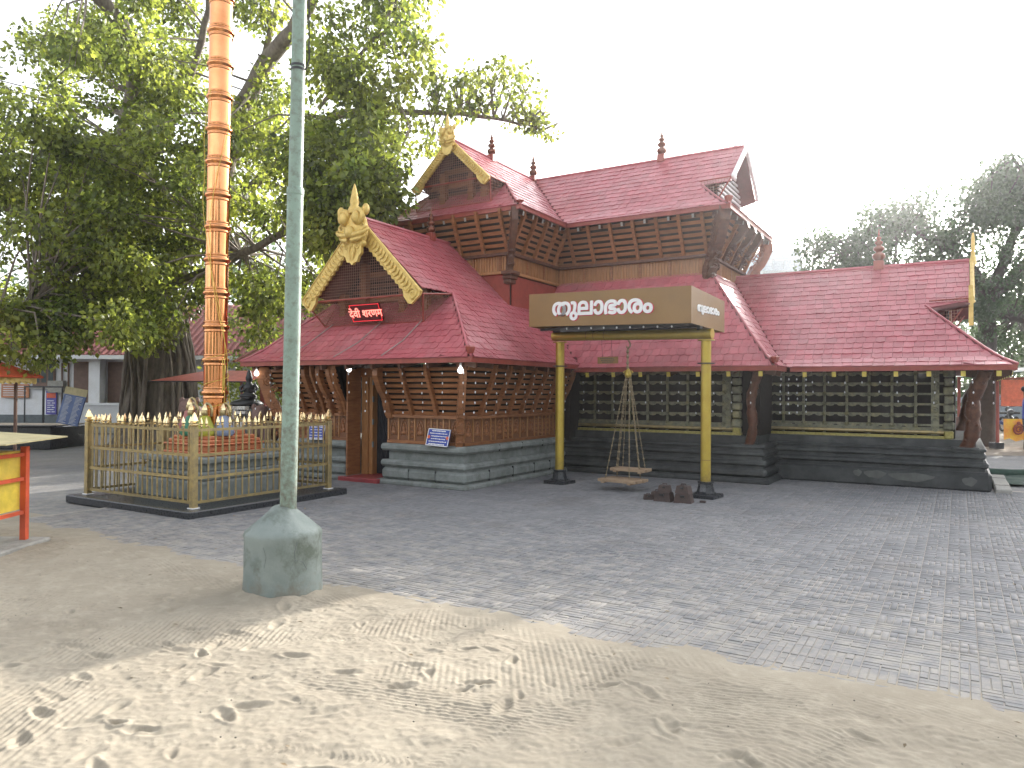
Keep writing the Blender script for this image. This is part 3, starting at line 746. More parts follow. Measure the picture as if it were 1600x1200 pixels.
def screen(a, b, out, z0, z1, lean, brackets, rows=8, carved_ends=(False, False), big=0.0, slat_mat=None, ext=(0, 0)):
    """slatted screen from a to b (level), leaning outwards by lean; brackets: list of fractions"""
    a = Vector((*a, 0)); b = Vector((*b, 0)); o2 = Vector((*out, 0)); up = Vector((0, 0, 1)); d = b-a
    dn_ = d.normalized()
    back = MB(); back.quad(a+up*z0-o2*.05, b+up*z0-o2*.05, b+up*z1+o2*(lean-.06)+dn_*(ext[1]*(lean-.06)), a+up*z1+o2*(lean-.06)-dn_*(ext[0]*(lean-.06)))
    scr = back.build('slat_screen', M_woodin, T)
    marks = [0.0]+list(brackets)+[1.0]
    for i in range(len(marks)-1):
        t0, t1 = marks[i], marks[i+1]
        for r in range(rows):
            u0 = (r+0.12)/rows; u1 = (r+0.74+rng.uniform(-.04, .04))/rows
            pa = a+d*t0; pb = a+d*t1
            zc = z0+(z1-z0)*(u0+u1)/2; lc = lean*(u0+u1)/2
            hgt = (z1-z0)*(u1-u0)
            if i == 0: pa = pa-dn_*(ext[0]*lc)
            if i == len(marks)-2: pb = pb+dn_*(ext[1]*lc)
            MB().beam(pa+o2*lc+up*zc, pb+o2*(lc+rng.uniform(-.004, .004))+up*(zc+rng.uniform(-.003, .003)), 0.022, hgt, up=(o2.x*lean, o2.y*lean, z1-z0)).build('slat', slat_mat or M_wood, scr)
    for i, t in enumerate(marks):
        p = a+d*t
        if i in (0, len(marks)-1) and carved_ends[0 if i == 0 else 1] is None: continue
        bracket(scr, (p.x+o2.x*.03, p.y+o2.y*.03), out, z0-0.03, z1+0.02, lean+0.02, w=0.055, depth=0.085, bulge=0.022+big, carved=False)
    return scr

# porch walls: right block
def plinth(name, x0, x1, y0, y1, tiers, mat_, blocks=True):
    """stepped stone plinth: tiers = [(z0, z1, inset)], each course a mesh, top-most last"""
    parent = None
    for (za, zb, ins) in tiers:
        m_ = MB().bbox(x0+ins, x1-ins, y0+ins, y1-ins, za, zb, min(0.045, (zb-za)*0.3) if ins < 0.05 else 0.006)
        if parent is None: parent = m_.build(name, mat_, T)
        else: m_.build('moulding', mat_, parent)
    return parent
tiers_p = [(-0.02, 0.075, -0.06), (0.075, 0.262, 0.012), (0.258, 0.295, 0.06), (0.29, 0.40, 0.0), (0.395, 0.555, 0.11), (0.55, 0.672, 0.0)]
pl_r = plinth('porch_plinth', -8.36, -6.6, 9.48, 12.95, tiers_p, M_granite)
pl_l = plinth('porch_plinth', -10.9, -9.14, 9.48, 12.95, tiers_p, M_granite)
# stone joints on the plinth faces: thin dark slots
for xs in (-7.75, -7.2):
    MB().box(xs, xs+0.008, 9.487, 9.51, 0.08, 0.262).build('joint', M_granitedk, pl_r)
for ys in (10.2, 10.95, 11.7, 12.3):
    MB().box(-6.635, -6.607, ys, ys+0.010, 0.08, 0.262).build('joint', M_granitedk, pl_r)
    MB().box(-6.625, -6.6, ys+.3, ys+.308, 0.545, 0.66).build('joint', M_granitedk, pl_r)
stp = MB().bbox(-9.2, -8.3, 9.35, 10.6, -0.02, 0.07, 0.012).build('threshold', mat('red_oxide_floor', (0.30, 0.05, 0.055), rough=0.4), T)

M_wooddk2 = mat('teak_recess_shade', (0.20, 0.085, 0.038), rough=.55, scale=9)  # dado back coloured darker to deepen the shade between the reliefs
def carved_panels(a, b, out, z0, z1, n, seed, thick=0.05):
    """carved wooden dado: frame with posts, rails and relief panels"""
    a = Vector((*a, 0)); b = Vector((*b, 0)); o2 = Vector((*out, 0)); up = Vector((0, 0, 1)); d = (b-a); dl = d.length; du = d.normalized()
    r_ = random.Random(seed)
    dado = MB().beam(a+up*(z0+z1)/2-o2*thick/2, b+up*(z0+z1)/2-o2*thick/2, thick, z1-z0).build('carved_dado', M_wooddk2, T)
    MB().beam(a+up*(z1-.02)+o2*.02, b+up*(z1-.02)+o2*.02, 0.09, 0.05).build('rail', M_wood, dado)
    MB().beam(a+up*(z0+.03)+o2*.012, b+up*(z0+.03)+o2*.012, 0.06, 0.05).build('rail', M_wood, dado)
    ws = [r_.choice((1.0, 0.55)) for _ in range(n)]; tot = sum(ws); acc = 0
    for w in ws:
        t0 = acc/tot*dl; t1 = (acc+w)/tot*dl; acc += w
        MB().beam(a+du*t0+up*(z0+.06)+o2*.006, a+du*t0+up*(z1-.05)+o2*.006, 0.02, 0.028, up=tuple(du)).build('stile', M_woodpl, dado)
        c = a+du*((t0+t1)/2)+o2*0.004; hw = (t1-t0)/2-0.035; hz = (z1-z0)/2-0.085; zc = (z0+z1)/2
        m_ = MB()
        if w > 0.8:      # seated figure under an arch
            m_.ball(c+up*(zc-hz*0.35), hw*0.7*abs(du.x)+0.024*abs(o2.x), hw*0.7*abs(du.y)+0.024*abs(o2.y), hz*0.30, 9, 6)
            m_.ball(c+up*(zc+hz*0.02), hw*0.42*abs(du.x)+0.024*abs(o2.x), hw*0.42*abs(du.y)+0.024*abs(o2.y), hz*0.36, 9, 6)
            m_.ball(c+up*(zc+hz*0.48), hw*0.26*abs(du.x)+0.024*abs(o2.x), hw*0.26*abs(du.y)+0.024*abs(o2.y), hz*0.2, 8, 6)
            m_.tube([c+du*(-hw*.8)+up*(zc-hz*.7), c+du*(-hw*.8)+up*(zc+hz*.2), c+du*(-hw*.4)+up*(zc+hz*.8), c+up*(zc+hz), c+du*(hw*.4)+up*(zc+hz*.8), c+du*(hw*.8)+up*(zc+hz*.2), c+du*(hw*.8)+up*(zc-hz*.7)], 0.011, 5)
        else:            # scrolling foliage
            for k in range(4):
                m_.spiral(c+up*(zc-hz+hz*2*(k+.5)/4), du, up, min(hw, hz/3.4), 1.4*(1 if k % 2 else -1), 0.012, a0=k*1.7, n=5, steps=10)
        m_.build('carved_panel', M_wood, dado, smooth=True)
    return dado
WZ = 1.15
carved_panels((-8.28, 9.62), (-6.78, 9.62), (0, -1), 0.672, WZ, 9, 1)
carved_panels((-6.74, 9.62), (-6.74, 12.9), (1, 0), 0.672, WZ, 16, 2)
carved_panels((-10.72, 9.62), (-9.22, 9.62), (0, -1), 0.672, WZ, 9, 3)
scr1 = screen((-8.28, 9.62), (-6.78, 9.62), (0, -1), WZ, 1.96, 0.30, (0.36, 0.70), rows=9, carved_ends=(True, None), ext=(0, 1))
scr2 = screen((-6.76, 9.64), (-6.76, 12.9), (1, 0), WZ, 1.96, 0.30, (0.13, 0.27, 0.40, 0.53, 0.66, 0.80, 0.92), rows=9, carved_ends=(None, True), ext=(1, 0))
scr3 = screen((-10.72, 9.62), (-9.22, 9.62), (0, -1), WZ, 1.96, 0.34, (0.33, 0.66), rows=9, carved_ends=(None, True), big=0.03, ext=(1, 0))
# broad carved brackets either side of the door and at the corners
bracket(scr1, (-8.22, 9.60), (0, -1), WZ-.06, 1.98, 0.33, w=0.11, depth=0.13, bulge=0.10, carved=False, mat_=M_wood, name='door_bracket')
for xb in (-9.9, -9.55, -9.3):
    bracket(scr3, (xb, 9.58), (0, -1), WZ-.03, 1.98, 0.34, w=0.09, depth=0.11, bulge=0.07, carved=True, mat_=M_wood, name='carved_bracket')
bracket(scr1, (-6.78, 9.56), (0.7071, -0.7071), 0.672, 1.97, 0.30, w=0.11, depth=0.12, bulge=0.05, carved=True, mat_=M_wood, name='carved_bracket')
bracket(scr3, (-10.74, 9.56), (-0.7071, -0.7071), 0.672, 1.97, 0.38, w=0.20, depth=0.22, bulge=0.09, carved=True, mat_=M_wood, name='carved_bracket')
# door: frame posts, lintel, dark curtain
dr = MB().box(-9.12, -8.98, 9.86, 10.06, 0.06, 1.92).build('door_frame', M_woodpl, T)
MB().box(-8.975, -8.90, 9.90, 10.08, 0.06, 1.90).build('door_jamb', M_woodpl, dr)
MB().box(-8.46, -8.37, 9.86, 10.06, 0.06, 1.92).build('door_jamb', M_woodpl, dr)
MB().box(-9.16, -8.33, 9.84, 10.08, 1.80, 1.95).build('lintel', M_wood, dr)
for z in (0.55, 0.95, 1.35, 1.65): MB().box(-8.90, -8.875, 9.885, 9.915, z, z+.10).build('hinge', M_granite, dr)
wp = MB().box(-9.62, -9.125, 9.80, 9.835, .66, 1.95).build('side_wall', M_wood, T)
for k in range(4): MB().box(-9.60+k*.12, -9.60+k*.12+.105, 9.785, 9.799, .68, 1.93).build('board', M_wood, wp)
MB().box(-9.15, -9.118, 9.50, 9.83, .07, 1.93).build('reveal', M_wood, wp)
cu = MB()
for i in range(16):
    xa = -8.9+i*0.44/16; xb = -8.9+(i+1)*0.44/16
    cu.quad((xa, 10.02+.02*math.sin(i*1.9), 0.08), (xb, 10.02+.02*math.sin((i+1)*1.9), 0.08), (xb, 10.02+.012*math.sin((i+1)*1.9+.6), 1.82), (xa, 10.02+.012*math.sin(i*1.9+.6), 1.82))
cu.build('curtain', M_cloth, dr, smooth=True)
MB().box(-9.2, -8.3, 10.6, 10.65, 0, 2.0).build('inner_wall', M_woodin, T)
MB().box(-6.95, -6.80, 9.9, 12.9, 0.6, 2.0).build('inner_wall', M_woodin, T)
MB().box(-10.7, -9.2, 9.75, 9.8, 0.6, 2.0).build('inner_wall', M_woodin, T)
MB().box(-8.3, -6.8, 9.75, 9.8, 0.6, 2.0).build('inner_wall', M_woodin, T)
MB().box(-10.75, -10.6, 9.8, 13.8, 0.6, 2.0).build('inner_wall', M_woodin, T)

# --- hall and right wing: dark moulded plinths -----------------------
tiers_h = [(-0.02, 0.10, -0.07), (0.10, 0.25, -0.01), (0.245, 0.30, 0.05), (0.295, 0.40, 0.0), (0.395, 0.46, 0.07), (0.455, 0.56, 0.02), (0.555, 0.60, 0.06), (0.595, 0.655, 0.02), (0.65, 0.80, 0.20)]
pl_h = plinth('hall_plinth', -7.0, -2.80, 12.94, 17.8, tiers_h, M_granitedk)
tiers_w = [(-0.02, 0.30, -0.04), (0.295, 0.36, 0.05), (0.355, 0.46, 0.0), (0.455, 0.51, 0.07), (0.505, 0.60, 0.03), (0.595, 0.63, 0.06), (0.625, 0.672, 0.03), (0.665, 0.80, 0.17)]
pl_w = plinth('wing_plinth', -3.2, 0.41, 13.95, 18.4, tiers_w, M_granitedk)
M_patch = mat('worn_plaster', (.125, .13, .122), rough=.85, bump=.3)
# worn pale patches where plaster shows on the wing's footing
for (xa, xb, za, zb) in ((-1.55, -1.42, .14, .25), (-1.38, -1.05, .12, .25), (-1.0, -0.35, .10, .24), (0.05, 0.25, .08, .22)):
    poly = [((xb-xa)/2*math.cos(t)*(1+.18*math.sin(3*t)), (zb-za)/2*math.sin(t)*(1+.15*math.cos(5*t))) for t in [k*math.pi/7 for k in range(14)]]
    MB().prism(poly, ((xa+xb)/2, 13.905, (za+zb)/2), (1, 0, 0), (0, 0, 1), 0.02).build('plaster_patch', M_patch, pl_w)

def lattice(name, a, b, y, zs, xs, parent_mat=None):
    """vilakkumadam: bars crossing in front of a dark wall, with bosses at the crossings"""
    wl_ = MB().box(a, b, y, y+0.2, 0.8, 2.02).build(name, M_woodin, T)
    for x in xs: MB().box(x-.020, x+.020, y-.072, y-.036, 0.97, 1.98).build('lattice_post', M_lattice, wl_)
    for z in zs:
        MB().box(a+.03, b-.03, y-.066, y-.030, z-.020, z+.016).build('lattice_rail', M_lattice, wl_)
    bs = MB()
    for x in xs:
        for z in zs:
            bs.lathe([(.012, -.045), (.036, -.03), (.042, 0), (.030, .022), (.012, .03)], 8, (x, y-.083, z))
    for x0_, x1_ in zip(xs[:-1], xs[1:]):
        for z in zs:                      # scalloped lamp brackets under each rail
            for k in range(2):
                xm = x0_+(x1_-x0_)*(.25+.5*k)
                bs.prism([(-.07, 0), (-.05, -.022), (0, -.034), (.05, -.022), (.07, 0)], (xm, y-.052, z-.019), (1, 0, 0), (0, 0, 1), .02)
    o = bs.build('lamp_bosses', M_lattice, wl_); o['kind'] = 'stuff'
    MB().box(a, b, y-.10, y+.0, 0.935, 0.985).build('lattice_sill', M_lattice, wl_)
    tb = MB().tube([(a, y-.075, .905), (b, y-.075, .905)], 0.034, 10); tb.build('brass_roll', M_brass, wl_, smooth=True)
    gs = MB().box(a-.02, b+.02, y-.13, y-.0, 0.795, 0.845).build('gilt_strip', M_goldstrip, wl_)
    for x in xs: MB().box(x-.02, x+.02, y-.115, y-.04, .846, .868).build('bracket', M_lattice, wl_)
    return wl_
lat_w = lattice('wing_lamp_wall', -3.3, -0.12, 14.42, [1.915, 1.735, 1.555, 1.38, 1.20, 1.025], [-3.12, -2.79, -2.44, -2.08, -1.71, -1.35, -0.99, -0.63])
lat_h = lattice('hall_lamp_wall', -6.85, -3.32, 13.38, [1.93, 1.75, 1.555, 1.365, 1.17, 1.0], [-6.54, -6.16, -5.78, -5.42, -5.06, -4.67, -4.28, -3.92, -3.62])
# carved end strips and stacked pilasters
for (x, y) in ((-0.34, 14.36), (-3.55, 13.32)):
    m_ = MB().box(x-.06, x+.06, y-.03, y+.06, 0.86, 2.0)
    for k in range(7): m_.spiral((x, y-.035, 0.97+k*.15), (1, 0, 0), (0, 0, 1), .055, 1.3*(1 if k % 2 else -1), .014, a0=k, n=5, steps=10)
    m_.build('carved_strip', M_lattice, lat_w, smooth=False)
for (x, y) in ((-0.14, 14.33), (-3.38, 13.30)):
    pi_ = MB().box(x-.065, x+.065, y-.05, y+.08, 0.66, 0.76).build('pilaster', M_lattice, lat_w)
    for k in range(8): MB().bbox(x-.07-.012*(k % 2), x+.07+.012*(k % 2), y-.055-.01*(k % 2), y+.08, 0.80+k*.148, 0.80+k*.148+.135, .02).build('pilaster_drum', M_lattice if k else M_goldstrip, pi_)
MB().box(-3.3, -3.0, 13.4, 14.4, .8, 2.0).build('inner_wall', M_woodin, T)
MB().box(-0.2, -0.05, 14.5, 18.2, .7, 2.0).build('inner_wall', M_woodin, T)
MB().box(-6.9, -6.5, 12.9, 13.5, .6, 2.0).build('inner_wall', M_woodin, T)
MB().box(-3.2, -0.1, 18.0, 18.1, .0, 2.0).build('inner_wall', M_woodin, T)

def strut_figure(name, base, top, w, seed):
    """carved wooden strut: a leaning, lumpy, figure-carved post"""
    r_ = random.Random(seed); a = Vector(base); b = Vector(top); d = b-a
    side = Vector((0.9, -0.2, 0)); pts = []; rr = []
    for i in range(17):
        t = i/16
        pts.append(a+d*t+side*(0.045*math.sin(t*7.5))); rr.append(w*(0.92+0.10*math.sin(t*23+seed)+0.06*math.sin(t*47)))
    m_ = MB().tube(pts, rr, 10)
    for i in range(40):
        t = (i+.5)/40; q = a+d*t+side*(0.045*math.sin(t*7.5)); an = r_.uniform(0, 6.28)
        off = Vector((math.cos(an), math.sin(an), 0))*w*0.82
        if i % 2: m_.spiral(q+off, Vector((-off.y, off.x, 0)).normalized(), (0, 0, 1), w*0.34, 1.5, w*0.10, a0=an, n=5, steps=9)
        else: m_.ball(q+off, w*0.24, w*0.24, w*0.30, 8, 6)
    return m_.build(name, M_wooddk, T, smooth=True)
strut_figure('carved_strut', (0.10, 14.12, 0.66), (0.33, 13.72, 1.95), 0.115, 3)
strut_figure('carved_strut', (-3.12, 13.08, 0.64), (-2.93, 12.82, 1.95), 0.085, 5)
strut_figure('carved_strut', (-0.05, 17.9, 0.66), (0.36, 18.3, 1.95), 0.10, 6)
strut_figure('carved_strut', (0.10, 15.8, 0.66), (0.42, 15.8, 1.95), 0.06, 8)
# small base blocks under struts
MB().bbox(-0.12, 0.30, 13.98, 14.3, .60, .69, .02).build('strut_base', M_granitedk, pl_w)
MB().bbox(-3.28, -2.86, 12.97, 13.3, .60, .66, .02).build('strut_base', M_granitedk, pl_h)
# --- upper storey walls -----------------------------------------------
def board_band(a, b, out, z0, z1, npan):
    """band of pale vertical boards between two rails"""
    a = Vector((*a, 0)); b = Vector((*b, 0)); o2 = Vector((*out, 0)); up = Vector((0, 0, 1)); d = b-a; du = d.normalized(); L_ = d.length
    band = MB().beam(a+up*(z0+z1)/2-o2*.04, b+up*(z0+z1)/2-o2*.04, .08, z1-z0).build('board_band', M_woodpl, T)
    MB().beam(a-du*.05+up*(z1-.02)+o2*.03, b+du*.05+up*(z1-.02)+o2*.03, .12, .05).build('rail', M_wooddk, band)
    MB().beam(a-du*.03+up*(z0+.02)+o2*.012, b+du*.03+up*(z0+.02)+o2*.012, .06, .05).build('rail', M_woodpl, band)
    nb = max(4, int(L_/.062)); pan = nb//npan if npan else nb
    for i in range(nb+1):
        p = a+du*(L_*i/nb); wide = (i % pan == 0)
        MB().beam(p+up*(z0+.05)+o2*.008, p+up*(z1-.05)+o2*.008, .03 if not wide else .04, .020 if not wide else .05, up=tuple(du)).build('batten', M_woodpl if not wide else M_wood, band)
    return band
UB0, UB1, UTOP = 3.83, 4.22, 4.98
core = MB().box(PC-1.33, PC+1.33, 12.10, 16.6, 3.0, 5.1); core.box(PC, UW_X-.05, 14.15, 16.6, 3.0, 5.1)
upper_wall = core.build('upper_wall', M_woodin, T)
board_band((2*PC-PW_X, PW_Y), (PW_X, PW_Y), (0, -1), UB0, UB1, 4)
board_band((PW_X, PW_Y), (PW_X, UW_Y), (1, 0), UB0, UB1, 3)
board_band((PW_X, UW_Y), (UW_X, UW_Y), (0, -1), UB0-.02, UB1, 5)
board_band((UW_X, UW_Y), (UW_X, 16.7), (1, 0), UB0-.05, UB1, 3)
screen((2*PC-PW_X, PW_Y), (PW_X, PW_Y), (0, -1), UB1, UTOP, .30, (.2, .4, .6, .8), rows=7, ext=(1, 1))
screen((PW_X, PW_Y), (PW_X, UW_Y), (1, 0), UB1, UTOP, .30, (.22, .44, .66, .86), rows=7, ext=(1, 0))
sx_ = screen((PW_X, UW_Y), (UW_X, UW_Y), (0, -1), UB1, UTOP, .36, (.13, .27, .42, .57, .72, .86), rows=7, ext=(0, 1))
se_ = screen((UW_X, UW_Y), (UW_X, 16.7), (1, 0), UB1, UTOP, .38, (.25, .5, .75), rows=7, ext=(1, 1))
bracket(sx_, (UW_X+.03, UW_Y-.03), (0.7071, -0.7071), UB0-.1, UTOP+.04, .50, w=.20, depth=.22, bulge=.12, carved=True, mat_=M_wooddk, name='carved_bracket')
bracket(sx_, (PW_X+.02, PW_Y-.02), (0.7071, -0.7071), UB0-.05, UTOP+.02, .40, w=.12, depth=.13, bulge=.08, carved=True, mat_=M_wooddk, name='carved_bracket')
for yb in (14.9, 15.5, 16.1):
    bracket(se_, (UW_X+.05, yb), (1, 0), UB1-.02, UTOP+.02, .42, w=.14, depth=.17, bulge=.14, carved=True, mat_=M_wooddk, name='carved_bracket')
bracket(se_, (UW_X+.05, 16.72), (0.7071, 0.7071), UB0-.1, UTOP+.04, .52, w=.18, depth=.22, bulge=.16, carved=True, mat_=mat('red_brown_carved_wood', (0.30, 0.10, 0.055), rough=.5, bump=.4), name='carved_bracket')
# corner capital under the front projection and red flashing along the hall roof
cp = MB()
for k, (w_, z_) in enumerate(((.20, 3.78), (.15, 3.70), (.11, 3.62))): cp.bbox(PW_X-.06, PW_X+w_, PW_Y-w_, PW_Y+.10, z_, z_+.075, .015)
cp.build('corner_capital', M_wooddk, T)
MB().box(2*PC-PW_X+.02, PW_X-.005, PW_Y+.005, PW_Y+.05, 3.0, 3.828).build('flashing_wall', M_redtrim, T)
MB().box(PW_X-.1, PW_X+.0, PW_Y+.12, 14.0, 3.1, 3.8).build('flashing_wall', M_redtrim, T)
MB().box(PW_X, UW_X+.05, UW_Y-.05, UW_Y+.05, 3.55, 3.815).build('flashing_wall', M_redtrim, T)
MB().box(UW_X-.04, UW_X+.04, UW_Y, 16.6, 3.3, 3.79).build('flashing_wall', M_redtrim, T)

# --- gables ------------------------------------------------------------
def gold_rake(parent, apex, out, side, half, drop, width, y_th=.05, m_=None, nsc=14):
    """carved barge board from the apex down one side. apex: top point; out: unit towards the viewer; side: unit sideways"""
    apex = Vector(apex); out = Vector(out); side = Vector(side); up = Vector((0, 0, 1))
    d = (side*half-up*drop); L_ = d.length; du = d.normalized(); dn = side*-1; dn = Vector((0, 0, -1))
    nrm = du.cross(out); 
    if nrm.z > 0: nrm = -nrm
    # outline in (du, nrm)
    pl_ = [(0, 0), (L_, 0), (L_+.03, width*.25), (L_+.01, width*.95), (L_-.05, width*1.08), (L_-.2, width*1.02)]
    for i in range(nsc*2, -1, -1):
        t = i/(nsc*2); pl_.append((.05+(L_-.3)*t, width*(.80+.10*math.sin(i*math.pi/2+math.pi/2)**2)))
    b = MB().prism(pl_, apex, du, nrm, y_th).build('barge_board', m_ or M_gold, parent)
    r_ = MB()
    for i in range(nsc+6):
        t = (i+.5)/(nsc+6); c = apex+du*(t*(L_-.18))+nrm*(width*.42)+out*(y_th*.5)
        r_.tube([c-nrm*(width*.26)-du*.01, c+du*.018+out*.012, c+nrm*(width*.26)-du*.01], [.010, .022, .010], 6)
    r_.tube([apex+out*(y_th*.55)+nrm*.02, apex+du*L_+out*(y_th*.55)+nrm*.02], .012, 6)
    r_.tube([apex+out*(y_th*.55)+nrm*(width*.76)+du*.1, apex+du*(L_-.2)+out*(y_th*.55)+nrm*(width*.76)], .010, 6)
    e = apex+du*(L_-.09)+nrm*(width*.5)+out*(y_th*.5)
    r_.spiral(e, du, nrm, width*.36, 1.4, .024, a0=2.6, n=6, steps=14); r_.ball(e+du*.05+nrm*.05, .035, .03, .035, 8, 6)
    r_.build('relief', m_ or M_gold, b, smooth=True)
    return b

def wire(parent, corners, pitch=.048, th=.0042, m_=None):
    """square wire mesh filling a planar polygon of 3 or 4 corners"""
    P = [Vector(c) for c in corners]; o = P[0]; ax = (P[1]-P[0]).normalized(); nn = ax.cross(P[2]-P[0]).normalized(); ay = nn.cross(ax)
    uv = [((p-o).dot(ax), (p-o).dot(ay)) for p in P]
    m = MB()
    def clipline(k, val):
        xs = []
        for i in range(len(uv)):
            a_, b_ = uv[i], uv[(i+1) % len(uv)]
            if (a_[k]-val)*(b_[k]-val) < 0:
                t = (val-a_[k])/(b_[k]-a_[k]); xs.append(a_[1-k]+(b_[1-k]-a_[1-k])*t)
        return (min(xs), max(xs)) if len(xs) >= 2 else None
    for k in (0, 1):
        lo = min(u[k] for u in uv); hi = max(u[k] for u in uv); v = lo+pitch/2
        while v < hi:
            c = clipline(k, v)
            if c:
                if k == 0: a_, b_ = o+ax*v+ay*c[0], o+ax*v+ay*c[1]
                else: a_, b_ = o+ay*v+ax*c[0], o+ay*v+ax*c[1]
                m.tube([a_, b_], th, 3, cap=False)
            v += pitch
    if m.v:
        w = m.build('wire_mesh', m_ or M_wiremesh, parent); w['kind'] = 'stuff'
M_wiremesh = mat('rust_red_wire', (0.36, 0.20, 0.15), rough=.6)

def gable_front(cx, yr, z_ap, half, z_end, yf, zf, halff, yb, hip_in, zhip, name, posts):
    """open gable facing -Y closed with wire mesh; timbers stand behind"""
    back = MB().prism([(-half, z_end-.35), (half, z_end-.35), (half, z_end), (0, z_ap-.1), (-half, z_end)], (cx, yb, 0), (1, 0, 0), (0, 0, 1), .06).build(name, M_woodin, T)
    wire(back, [(cx-half+.02, yr, z_end), (cx+half-.02, yr, z_end), (cx, yr, z_ap-.05)])
    wire(back, [(cx-half, yr, z_end), (cx+half, yr, z_end), (cx+halff, yf, zf), (cx-halff, yf, zf)])
    for s in (-1, 1):
        wire(back, [(cx+s*half, yr, z_end), (cx+s*halff, yf, zf), (cx+s*half, hip_in, zhip)], pitch=.055)
        MB().tube([(cx+s*half, yr, z_end), (cx+s*halff, yf, zf)], .014, 6).build('frame_bar', M_redtrim, back)
        MB().tube([(cx+s*half, hip_in, zhip), (cx+s*halff, yf, zf)], .012, 6).build('frame_bar', M_redtrim, back)
        MB().tube([(cx+s*half, yr, z_end), (cx+s*half, hip_in, zhip)], .016, 6).build('frame_bar', M_redtrim, back)
    MB().tube([(cx-half, yr-.01, z_end), (cx+half, yr-.01, z_end)], .016, 6).build('frame_bar', M_redtrim, back)
    MB().tube([(cx-halff, yf, zf), (cx+halff, yf, zf)], .010, 6).build('frame_bar', M_redtrim, back)
    for x in posts:
        h_ = (z_ap-.2-abs(x)*(z_ap-z_end)/half) if abs(x) < half else z_end
        pm = MB().box(cx+x-.06, cx+x+.06, yb-.25, yb-.13, zf-.1, h_)
        for k in range(6): pm.bbox(cx+x-.075, cx+x+.075, yb-.27, yb-.12, zf+k*(h_-zf)/6, zf+k*(h_-zf)/6+.06, .012)
        pm.build('carved_post', M_wood, back)
    for z in (z_end+.02, z_end+.35*(z_ap-z_end), z_end-.3):
        w_ = half*(.9 if z <= z_end+.03 else .5)
        MB().box(cx-w_, cx+w_, yb-.12, yb-.05, z, z+.09).build('cross_beam', M_wood, back)
    for k in range(8):
        z = z_end-.35+k*.11
        w_ = half*min(1, (z_ap-z)/(z_ap-z_end))*.92-.16
        if w_ > .05: MB().box(cx-w_, cx+w_, yb-.05, yb-.035, z, z+.055).build('slat', M_wooddk, back)
    return back
gab = gable_front(PC, 9.42, 4.5, 1.33, 3.13, 9.70, porch_z(.70)+.02, 1.13, 10.2, PY+GF, porch_z(GF), 'porch_gable', (-.95, -.45, .45, .95))
gold_rake(gab, (PC, 9.36, 4.53), (0, -1, 0), (1, 0, 0), 1.36, 1.36, .30)
gold_rake(gab, (PC, 9.36, 4.53), (0, -1, 0), (-1, 0, 0), 1.36, 1.36, .30)
gab2 = gable_front(PC, 12.02, 6.63, .93, 5.76, 12.06, up_z(.34)+.02, .92, 12.5, UFY+UG, up_z(UG), 'upper_gable', (-.4, .3, .62))
gold_rake(gab2, (PC, 11.96, 6.66), (0, -1, 0), (1, 0, 0), .96, .92, .20)
gold_rake(gab2, (PC, 11.96, 6.66), (0, -1, 0), (-1, 0, 0), .96, .92, .20)

